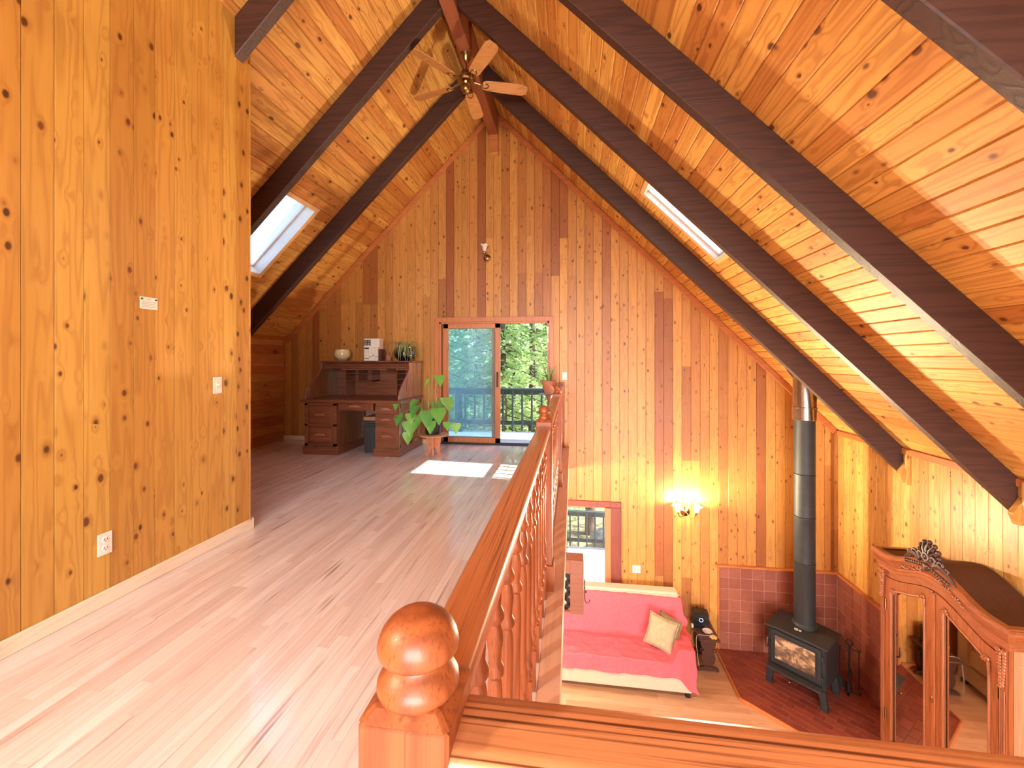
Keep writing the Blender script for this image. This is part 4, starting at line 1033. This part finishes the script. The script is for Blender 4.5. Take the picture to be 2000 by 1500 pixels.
ts_b = build(MB().box(2.21, XR, YB-.012, YB-.002, HZ, tz1), 'tile_backing_back', M['grout'], label='clay tiled heat shield on the gable wall behind the stove', cat='tile wall', kind='structure')
ts_r = build(MB().box(XR-.012, XR-.002, 5.195, YB-.02, HZ, tz1), 'tile_backing_side', M['grout'], label='clay tiled heat shield on the right side wall beside the stove', cat='tile wall', kind='structure')
nr = int(math.ceil((tz1-HZ)/TW))
for r in range(nr):
    z_ = tz1-(r+1)*TW; zlo = max(z_, HZ)
    sc_ = (z_+TW-zlo)/TW
    for c_ in range(10):
        x_ = XR-.02-(c_+1)*TW; w_ = 1.0
        if x_ < 2.212: w_ = (x_+TW-2.212)/TW; x_ = 2.212
        if w_ > .1: put('tile', tile_me, ts_b, matrix=Matrix.Translation((x_, YB-.009, zlo)) @ Matrix.Diagonal((w_, 1, sc_, 1)))
        y_ = YB-.026-c_*TW; w_ = min(1.0, (y_-5.197)/TW)
        if w_ > .1: put('tile', tile_me, ts_r, matrix=Matrix.Translation((XR-.009, y_, zlo)) @ Matrix.Rotation(-PI/2, 4, 'Z') @ Matrix.Diagonal((w_, 1, sc_, 1)))
build(MB().box(2.15, XR, YB-.055, YB, tz1, tz1+.03), 'cap_ledge', M['pine_trim'], ts_b, bevel=.006)
build(MB().box(2.185, 2.21, YB-.03, YB, LZ, tz1), 'end_trim', M['pine_trim'], ts_b, bevel=.004)
build(MB().box(XR-.055, XR, 5.17, YB-.055, tz1, tz1+.03), 'cap_ledge', M['pine_trim_y'], ts_r, bevel=.006)

# ------------------------------------------------------------------ wood stove
sv = thing('wood_stove', 'black cast iron wood stove with a glass door standing on splayed legs', 'stove', (3.05, 6.19, HZ), math.radians(-44)); sv.scale = (1.09, 1.09, 1.07)
build(MB().box(-.305, .305, -.215, .225, .215, .715), 'firebox', M['black_iron'], sv, bevel=.012, seg=2)
def topf(u, v):
    a = 2*u-1; return (a*.335, -.25+.505*v, .718+.020*(1-abs(a)**2.2)*0+.012*(1-(2*v-1)**2))
m_ = MB(); bow = [(-.335,.715),(.335,.715),(.335,.728),(.20,.744),(-.20,.744),(-.335,.728)]
m_.prism(bow, 'y', -.25, .255); build(m_, 'top_plate', M['black_iron'], sv, bevel=.006)
dr = build(MB().box(-.265, .265, -.245, -.214, .29, .70), 'door', M['black_iron'], sv, bevel=.008)
build(MB().box(-.21, .21, -.2575, -.243, .345, .358).box(-.21, .21, -.2575, -.243, .645, .658).box(-.223, -.21, -.2575, -.243, .345, .658).box(.21, .223, -.2575, -.243, .345, .658), 'glass_rim', M['black_iron'], dr, bevel=.003)
build(MB().box(-.21, .21, -.249, -.244, .358, .645), 'window_glass', M['mottled'], dr)
build(MB().tube([(-.285,-.235,.47),(-.285,-.275,.48),(-.285,-.285,.52),(-.285,-.285,.60)], [.008,.010,.013,.010], 10), 'handle', M['steel'], dr, smooth=True)
for z_ in (.36, .60): build(MB().tube([(.275,-.232,z_-.03),(.275,-.232,z_+.03)], .012, 10), 'hinge', M['black_iron'], dr, smooth=.8)
build(MB().prism([(-.25,.245),(-.325,.238),(-.325,.258),(-.25,.275)], 'x', -.29, .29), 'ash_lip', M['black_iron'], sv, bevel=.003)
build(MB().tube([(-.02,-.30,.21),(-.02,-.335,.205)], .005, 8).ball((-.02,-.34,.205), .013, 10, 6), 'damper_knob', M['steel'], sv, smooth=True)
for sx in (-1, 1):
    for sy in (-1, 1):
        poly = [(sx*.20,.23),(sx*.30,.23),(sx*.318,.10),(sx*.325,0),(sx*.255,0),(sx*.255,.08),(sx*.235,.16)]
        y_ = -.235 if sy < 0 else .17
        build(MB().prism(poly, 'y', y_, y_+.055), 'leg', M['black_iron'], sv, bevel=.006)
build(MB().ring((-.03,-.10,.748), .018, .005, 16, 6).ring((.012,-.10,.748), .012, .004, 14, 6), 'thermometer', M['dish'], sv, smooth=True)
PX, PY = 0.0, .09
pp = thing('stove_pipe', 'tall black stovepipe with a steel collar rising from the stove to the roof', 'stovepipe', (sv.location.x+math.cos(math.radians(-44))*PX-math.sin(math.radians(-44))*PY, sv.location.y+math.sin(math.radians(-44))*PX+math.cos(math.radians(-44))*PY, HZ+.796))
zt = .93-(HZ+.796)
for a, b in ((0, .86), (.862, 1.48), (1.482, 2.05), (2.052, zt-.33)): build(MB().lathe([(.121,a),(.125,a+.004),(.125,b-.02),(.128,b-.014),(.128,b-.004),(.123,b),(.001,b)], 32), 'pipe_section', M['black_iron'], pp, smooth=.5)
build(MB().lathe([(.148,0),(.148,.02),(.135,.035),(.126,.05)], 32), 'base_collar', M['black_iron'], pp, smooth=.5)
build(MB().lathe([(.140,zt-.34),(.146,zt-.335),(.144,zt-.18),(.150,zt-.175),(.150,zt-.165),(.138,zt-.16),(.136,zt+.30),(.01,zt+.30)], 36), 'steel_collar', M['steel'], pp, smooth=.5)
cx_, cy_ = pp.location.x, pp.location.y
m_ = MB(); 
rr_ = .19; n_ = 32; vs = []; fs = []
for i in range(n_):
    q = 2*PI*i/n_
    for rr2, dz in ((.134, -.0), (.22, 0.0)):
        x_ = cx_+rr2*math.cos(q); y_ = cy_+rr2*math.sin(q); vs.append((x_-cx_, y_-cy_, roof_z(x_)-.012-(HZ+.796)-(.03 if rr2 < .15 else 0)))
for i in range(n_): j = (i+1) % n_; fs.append((2*i, 2*j, 2*j+1, 2*i+1))
build(MB().add(vs, fs), 'ceiling_flange', M['black_iron'], pp, smooth=True)

# ------------------------------------------------------------------ fireplace tools
ft = thing('fireplace_tools', 'wrought iron fireplace tool set on a stand beside the stove', 'fire tools', (3.63, 6.20, HZ), -.6)
build(MB().tube([(-.11,0,.012),(.11,0,.012)], .010, 8).tube([(0,-.11,.012),(0,.11,.012)], .010, 8).ball((-.11,0,.012), (.02,.02,.012), 8, 5).ball((.11,0,.012), (.02,.02,.012), 8, 5).ball((0,-.11,.012), (.02,.02,.012), 8, 5).ball((0,.11,.012), (.02,.02,.012), 8, 5), 'base', M['wrought'], ft, smooth=True)
build(MB().tube([(0,0,.01),(0,0,.60)], .009, 8).ring((0,0,.64), .035, .007, 18, 6, (0,1,0)), 'post', M['wrought'], ft, smooth=True)
build(MB().tube([(-.11,0,.565),(.11,0,.565)], .007, 8).tube([(0,-.09,.555),(0,.09,.555)], .007, 8), 'crossbar', M['wrought'], ft, smooth=True)
def hang(x_, y_, nm, mb):
    mb.tube([(x_, y_, .12), (x_, y_, .545)], .006, 8).ring((x_, y_, .57), .018, .004, 12, 6, (0,1,0)); build(mb, nm, M['wrought'], ft, smooth=True)
hang(-.10, 0, 'shovel', MB().prism([(-.145,.02),(-.055,.02),(-.06,.14),(-.09,.16),(-.11,.16),(-.14,.14)], 'y', -.006, .006))
hang(.10, 0, 'poker', MB().tube([(.10,0,.12),(.10,0,.05),(.115,0,.035)], .006, 8).tube([(.10,0,.09),(.125,0,.08),(.13,0,.10)], .005, 6))
hang(0, -.085, 'brush', MB().lathe([(.008,.17),(.03,.15),(.036,.06),(.034,.05),(.002,.05)], 14, None, (0,-.085,0)))
hang(0, .085, 'tongs', MB().tube([(0,.085,.30),(-.02,.085,.16),(-.006,.085,.06)], .005, 6).tube([(0,.085,.30),(.02,.085,.16),(.006,.085,.06)], .005, 6))

# ------------------------------------------------------------------ mirrored armoire
AX, AY = 3.62, 4.565
ar = thing('mirrored_armoire', 'carved walnut armoire with two mirrored doors and an arched crest', 'armoire', (AX, AY, LZ))
HB = 2.17; HALF = .70; XF = -.215; XBk = .215
def arch(y): 
    t = max(0, 1-abs(y)/.60); return .17*(t*t*(3-2*t))
for s_ in (-HALF, HALF-.03): build(MB().box(XF+.03, XBk, s_, s_+.03, .05, HB), 'side_board', M['armoire_side'], ar)
build(MB().box(XF+.06, XBk-.02, -HALF+.002-.006, -HALF+.004, .25, HB-.14), 'side_panel', M['armoire_side'], ar, bevel=.002)
build(MB().box(XBk-.015, XBk, -HALF+.03, HALF-.03, .05, HB+.05), 'back_board', M['walnut'], ar)
def topfn(u, v):
    y = -HALF-.06+v*(2*HALF+.12); return (XF-.04+u*(XBk-XF+.04), y, HB+.155+arch(y)*(1-u*.0))
build(MB().grid(topfn, 2, 40), 'top_board', M['armoire_top'], ar, solid=.012, smooth=True)
# cornice swept round front and sides
sec = [(.0,-.03),(.012,-.03),(.014,.0),(.022,.012),(.022,.03),(.034,.045),(.05,.085),(.055,.10),(.068,.115),(.070,.135),(.062,.15),(.05,.165),(.0,.165)]
path = [((XBk, -HALF), (0,-1)), ((XF, -HALF), (-1,-1))]+[((XF, -HALF+(2*HALF)*k/48), (-1,0)) for k in range(1, 48)]+[((XF, HALF), (-1,1)), ((XBk, HALF), (0,1))]
vs = []; fs = []; k_ = len(sec)
for (x_, y_), (nx, ny) in path:
    a_ = arch(y_) if abs(y_) < HALF else 0
    for o_, z_ in sec: vs.append((x_+nx*o_, y_+ny*o_, HB+z_+a_))
for i in range(len(path)-1):
    for j in range(k_-1): fs.append((i*k_+j, (i+1)*k_+j, (i+1)*k_+j+1, i*k_+j+1))
build(MB().add(vs, fs), 'cornice', M['walnut_y'], ar, smooth=.5)
def strip(m_, y0, y1, zlo, zhi, x0, x1, n=14):
    vs = []; fs = []
    for i in range(n+1):
        y = y0+(y1-y0)*i/n; a, b = zlo(y), zhi(y)
        vs += [(x0,y,a),(x0,y,b),(x1,y,b),(x1,y,a)]
    for i in range(n):
        for j in range(4): fs.append((i*4+j, i*4+(j+1) % 4, (i+1)*4+(j+1) % 4, (i+1)*4+j))
    fs += [(0,1,2,3), tuple(n*4+k for k in (3,2,1,0))]; m_.add(vs, fs)
cst = lambda c: (lambda y: c)
m_ = MB(); strip(m_, -HALF+.012, HALF-.012, lambda y: HB-.10+arch(y)*.95, lambda y: HB+.02+arch(y), XF+.005, XF+.05, 40)
build(m_, 'frieze', M['walnut_y'], ar); build(MB().box(XF+.0, XF+.05, -HALF+.012, HALF-.012, .05, .20), 'base_rail', M['walnut_y'], ar)
m_ = MB().box(XF-.03, XBk, -HALF-.02, HALF+.02, .0, .09); build(m_, 'plinth', M['walnut_y'], ar, bevel=.01)
for s in (-1, 1):
    m_ = MB().box(XF-.012, XF+.045, s*HALF-(.0 if s < 0 else .075), s*HALF+(.075 if s < 0 else 0), .09, HB-.02)
    pil = build(m_, 'pilaster', M['walnut'], ar, bevel=.012, seg=2)
    m_ = MB()
    for k in range(3): m_.tube([(XF-.014, s*(HALF-.022-.016*k), .25), (XF-.014, s*(HALF-.022-.016*k), 1.80)], .006, 6)
    build(m_, 'fluting', M['walnut'], pil, smooth=True)
    m_ = MB(); cy0 = s*(HALF-.038)
    for k in range(11):
        z_ = 2.10-.026*k; w_ = .034*(1-k/14)
        for q in (-1, 1): m_.ball((XF-.020, cy0+q*w_*.75, z_), (.014, .016, .020), 8, 5)
        m_.ball((XF-.030, cy0, z_-.012), (.014, .013, .016), 8, 5)
    m_.ring((XF-.026, cy0-.022, 2.11), .016, .008, 14, 6, (1,0,0)).ring((XF-.026, cy0+.022, 2.11), .016, .008, 14, 6, (1,0,0))
    build(m_, 'capital_carving', M['walnut'], pil, smooth=True)
    # door
    yo, yi = s*(HALF-.078), s*.008
    lo_, hi_ = min(yo, yi), max(yo, yi)
    mo, mi = s*.545, s*.105
    ml, mh = min(mo, mi), max(mo, mi)
    def mtop(y, s=s):
        t = (abs(y)-.105)/.44; return 2.105+.0*t-.16*sstep(.05, .95, t)-.018*math.sin(t*PI*2)
    dtop = lambda y: HB-.105+arch(y)*.95
    m_ = MB()
    strip(m_, lo_, ml, cst(.21), dtop, XF-.004, XF+.03); strip(m_, mh, hi_, cst(.21), dtop, XF-.004, XF+.03)
    strip(m_, ml, mh, mtop, dtop, XF-.004, XF+.03, 24); strip(m_, ml, mh, cst(.21), cst(.33), XF-.004, XF+.03)
    door = build(m_, 'door', M['walnut'], ar)
    m_ = MB(); strip(m_, ml-.004, mh+.004, cst(.32), lambda y: mtop(max(ml, min(mh, y)))+.004, XF+.012, XF+.018, 24); build(m_, 'mirror', M['mirror'], door)
    out = [(XF-.006, ml, .33)]+[(XF-.006, ml+(mh-ml)*k/20, mtop(ml+(mh-ml)*k/20)) for k in range(21)]+[(XF-.006, mh, .33), (XF-.006, ml, .33)]
    build(MB().tube(out, .011, 8), 'mirror_moulding', M['walnut_dark'] if False else M['walnut'], door, smooth=True)
    m_ = MB()
    for yy in (mo, mi):
        z_ = mtop(yy); q = 1 if yy == ml else -1
        m_.ring((XF-.012, yy+q*.020, z_+.012), .020, .009, 16, 6, (1,0,0)).ring((XF-.014, yy+q*.045, z_+.0), .012, .007, 14, 6, (1,0,0))
        m_.tube([(XF-.012, yy, z_), (XF-.014, yy-q*.004, z_-.06), (XF-.012, yy, z_-.12)], [.013,.010,.004], 8)
        m_.ball((XF-.016, yy+q*.02, z_+.012), (.012,.012,.012), 8, 5)
    build(m_, 'scroll_carving', M['walnut'], door, smooth=True)
    build(MB().tube([(XF-.010, s*(HALF-.082), .5), (XF-.010, s*(HALF-.082), .62)], .007, 8).tube([(XF-.010, s*(HALF-.082), 1.7), (XF-.010, s*(HALF-.082), 1.82)], .007, 8), 'hinges', M['brass'], door, smooth=True)
build(MB().box(XF-.016, XF+.0, -.022, .022, .21, HB+.045), 'closing_strip', M['walnut'], ar, bevel=.006)
build(MB().ball((XF-.02, 0, 1.2), (.006,.012,.03), 8, 6), 'keyhole_plate', M['brass'], ar, smooth=True)
# floral carving on the frieze and the acanthus crest
for s in (-1, 1):
    m_ = MB()
    for k in range(9):
        y_ = s*(.10+.032*k); z_ = HB+.055+arch(y_)
        m_.ball((XF-.050, y_, z_+.008*math.sin(k*2)), (.012,.016,.011), 8, 5)
        if k % 3 == 0: m_.ring((XF-.050, y_+s*.01, z_+.014), .013, .005, 12, 5, (1,.2,0))
    build(m_, 'frieze_carving', M['walnut'], ar, smooth=True, kind='stuff')
m_ = MB(); z0_ = HB+.165+arch(0)
m_.ball((XF-.02, 0, z0_+.02), (.04,.12,.11), 18, 10)
for k in range(9):      # overlapping acanthus lobes fanning from the centre
    a = PI*(k+.5)/9; L_ = .10+.055*math.sin(a)**2
    for t_, rr_ in ((.45,.030),(.75,.030),(1.0,.024)):
        m_.ball((XF-.05+.012*t_, math.cos(a)*L_*t_*1.15, z0_+.015+math.sin(a)*L_*t_*1.1), (.022, rr_*.9, rr_), 9, 6)
    m_.tube([(XF-.062, math.cos(a)*.03, z0_+.02), (XF-.072, math.cos(a)*L_*.7, z0_+.015+math.sin(a)*L_*.75), (XF-.045, math.cos(a)*L_*1.28, z0_+.015+math.sin(a)*L_*1.22)], [.010,.009,.004], 6)
for s in (-1, 1):
    m_.tube([(XF-.055, s*.08, z0_-.01), (XF-.06, s*.14, z0_+.02), (XF-.055, s*.20, z0_+.0), (XF-.05, s*.25, z0_-.045), (XF-.05, s*.30, z0_-.085)], [.026,.028,.022,.016,.006], 8)
    m_.ring((XF-.064, s*.075, z0_+.045), .026, .012, 16, 6, (1,0,0)).ring((XF-.06, s*.15, z0_+.035), .026, .011, 16, 6, (1,0,0)).ring((XF-.06, s*.215, z0_+.010), .018, .008, 14, 6, (1,0,0))
    for k in range(9): m_.ball((XF-.070, s*(.02+.028*k), z0_-.035-.007*k), (.014,.018,.020), 8, 5)
m_.ball((XF-.07, 0, z0_-.05), (.02,.03,.04), 10, 6).ring((XF-.07, 0, z0_+.05), .034, .014, 18, 6, (1,0,0)).ball((XF-.07, 0, z0_+.05), (.016,.02,.02), 10, 6)
build(m_, 'crest_carving', M['walnut_dark'], ar, smooth=True)

# ------------------------------------------------------------------ hanging bottle rack
HY = 4.6
rk = thing('hanging_bottle_rack', 'wooden rack with black scalloped cutouts hanging on a chain under the loft edge', 'bottle rack', (-.06, HY, -1.32))
build(MB().box(.036, .178, -.01, .012, 0, .575).box(-.25, .036, -.01, .012, .43, .575).box(-.25, -.13, -.01, .012, 0, .43), 'front_board', M['rack'], rk, bevel=.002)
build(MB().box(-.25, .178, .16, .178, 0, .575).box(-.25, -.235, .012, .16, 0, .575).box(.163, .178, .012, .16, 0, .575).box(-.235, .163, .012, .16, .555, .575).box(-.235, .163, .012, .16, 0, .015), 'case', M['rack'], rk, bevel=.002)
build(MB().box(-.13, .036, .05, .06, .015, .43), 'opening_shade', M['black_gloss'], rk)  # black sheet painting the shade inside the rack opening
for k in range(4):
    z_ = .43-.127*k
    build(MB().prism([(.037, z_-.127-.016), (.037, z_-.127+.016), (.014, z_-.127)], 'y', -.010, .011), 'scallop', M['rack'], rk) if k < 3 else None
for k in range(3):
    z_ = .375-.127*k
    bt = thing('wine_bottle', ['top', 'middle', 'lowest'][k]+' silver-capped bottle lying in the hanging rack', 'bottle', (-.083, HY+.03, -1.32+z_-.03), group='bottles in the hanging rack')
    T = Matrix.Translation((0, 0, .03)) @ Matrix.Rotation(PI/2, 4, 'X')
    build(MB().lathe([(.017,-.018),(.017,-.01),(.016,.03)], 18, T), 'neck', M['bottle'], bt, smooth=.6)
    build(MB().lathe([(.019,.03),(.021,.032),(.022,.046),(.019,.050),(.012,.052),(.011,.049),(.001,.049)], 20, T), 'foil_cap', M['foil'], bt, smooth=.6)
ch = thing('rack_chain', 'dark iron chain that the bottle rack hangs from', 'chain', (-.066, HY+.08, -.745))
m_link = MB()
for k in range(20): m_link.ring((0, 0, .012+.021*k), .0105, .0028, 12, 5, (1,0,0) if k % 2 else (0,1,0))
build(m_link, 'links', M['wrought'], ch, smooth=True, kind='stuff')
hk = thing('iron_hook', 'wrought iron hook hanging on the right side of the bottle rack', 'hook', (.128, HY, -1.20))
build(MB().tube([(0,0,.26),(.002,0,.20),(.003,0,.05),(.008,0,.02),(.022,0,.006),(.040,0,.010),(.052,0,.025),(.056,0,.045)], .005, 8), 'shank', M['wrought'], hk, smooth=True)
build(MB().ball((.012,0,.125), (.012,.010,.012), 10, 6).ball((.002,0,.17), (.007,.007,.02), 8, 5), 'knuckle', M['wrought'], hk, smooth=True)

# ------------------------------------------------------------------ decks, woods
def deck(name, label, xa_, xb_, ya_, yb_, z_):
    root = thing(name, label, 'deck', ((xa_+xb_)/2, ya_, z_), kind='structure')
    pm = MB().box(-(xb_-xa_)/2, (xb_-xa_)/2, 0, .138, -.035, 0).mesh('deck_board', M['deck'], bevel=.003)
    y_ = 0
    while y_ < yb_-ya_: put('deck_board', pm, root, loc=(0, y_, 0)); y_ += .144
    build(MB().box(-(xb_-xa_)/2, (xb_-xa_)/2, 0, yb_-ya_+.05, -.22, -.05), 'frame', M['rail_green'], root)
    return root
def deck_rail(name, label, xa_, xb_, y_, z_, posts, h=.90, sp=.195, x_first=0):
    r = thing(name, label, 'railing', (xa_, y_, z_))
    build(MB().box(0, xb_-xa_, -.045, .045, h-.04, h), 'top_rail', M['rail_green'], r, bevel=.006)
    build(MB().box(0, xb_-xa_, -.02, .02, h-.13, h-.045), 'upper_rail', M['rail_green'], r, bevel=.004)
    build(MB().box(0, xb_-xa_, -.02, .02, .16, .24), 'lower_rail', M['rail_green'], r, bevel=.004)
    bm_ = MB().box(-.019, .019, -.045, -.02, .06, h-.05).mesh('rail_baluster', M['rail_green'], bevel=.003)
    x_ = x_first-xa_
    while x_ < xb_-xa_: put('baluster', bm_, r, loc=(x_, 0, 0)); x_ += sp
    for p in posts: build(MB().box(p-xa_-.045, p-xa_+.045, -.045, .045, -.3, h-.02), 'post', M['rail_green'], r, bevel=.004)
    return r
deck('deck_upper', 'weathered grey board deck outside the sliding door', -5.0, 1.0, YB+.20, 8.62, -.07)
deck('deck_lower', 'pale grey board deck outside the lower doorway', -5.0, 4.0, YB+.20, 10.35, LZ-.06)
deck_rail('deck_railing', 'dark green deck railing outside the sliding door', -5.0, 1.0, 8.52, -.07, (-4.2, -2.29, -.1), x_first=-4.9)
deck_rail('deck_railing', 'dark green railing of the lower deck seen through the lower doorway', -5.0, 4.0, 10.25, LZ-.06, (-4.2, -2.2, 1.6, 3.6), x_first=-4.93)
gr = MB()
def gfn(u, v):
    x = -40+80*u; y = 7.2+60*v; return (x, y, LZ-.9-.02*(y-10)+.25*nz(x*.2, y*.2)+.6*nz(x*.05, y*.05))
gnd = build(gr.grid(gfn, 50, 40), 'ground', M['ground'], kind='structure', label='sunlit forest floor beyond the decks', cat='ground', smooth=True)
rocks = thing('boulder', 'grey boulder on the ground behind the lower deck railing', 'rock', (1.3, 12.2, LZ-.85))
m_ = MB()
m_.ball((0,0,.25), (.75,.5,.45), 18, 12); m_.v = [tuple(Vector(p)*(1+.22*nz(p[0]*2.2, p[1]*2.2, p[2]*2.2))) for p in m_.v]; build(m_, 'stone', M['rock'], rocks, smooth=.5)
def conifer(seed, H, R, n_w):
    r = random.Random(seed); m_ = MB(); tk = MB()
    tk.tube([(0,0,-.5),(.05,.02,H*.3),(-.03,.03,H*.7),(0,0,H)], [.17,.14,.08,.02], 10)
    for k in range(n_w):
        t = (k+r.random())/n_w; z = H*(.10+.88*t); rad = R*(1-t)**.8+.25
        for q in range(6):
            a = r.uniform(0, 2*PI); L_ = rad*r.uniform(.55, 1.1); drp = r.uniform(.05, .45)
            tk.tube([(0,0,z), (math.cos(a)*L_, math.sin(a)*L_, z-L_*drp)], [.022,.006], 4)
            for c_ in range(40):
                s = L_*(.18+.85*c_/39); w = .13*r.uniform(.6, 1.4)
                p = Vector((math.cos(a)*s+r.uniform(-.16,.16), math.sin(a)*s+r.uniform(-.16,.16), z-s*drp+r.uniform(-.16,.10)))
                d = Vector((r.uniform(-1,1), r.uniform(-1,1), r.uniform(-.7,.25))).normalized()*w; e = d.cross(Vector((r.uniform(-1,1), r.uniform(-1,1), r.uniform(-1,1)))).normalized()*w*.32
                m_.add([p-d*.5, p+e, p+d*.9, p-e], [(0,1,2,3)])
    return m_.mesh('needles', M['needles']), tk.mesh('trunk', M['bark'], smooth=True)
kinds = [conifer(1, 15, 2.6, 42), conifer(2, 12, 2.2, 38), conifer(3, 17, 3.0, 44)]
tr = random.Random(9); spots = []
for y_, n_ in ((13.5, 3), (18.0, 4), (23.5, 4), (30, 5)):
    for k in range(n_):
        f = -.48+.66*(k+.5)/n_+tr.uniform(-.03, .03); spots.append((y_*f, y_+tr.uniform(-.8, .8)))
for i, (x_, y_) in enumerate(spots):
    nd, tk = kinds[i % 3]
    t = thing('conifer', 'green conifer in the woods beyond the deck railing', 'tree', (x_, y_, LZ-1.0-.02*(y_-10)), tr.uniform(0, 6), group='conifers beyond the deck')
    t.scale = (1, 1, tr.uniform(.85, 1.15)); put('needles', nd, t); put('trunk', tk, t)
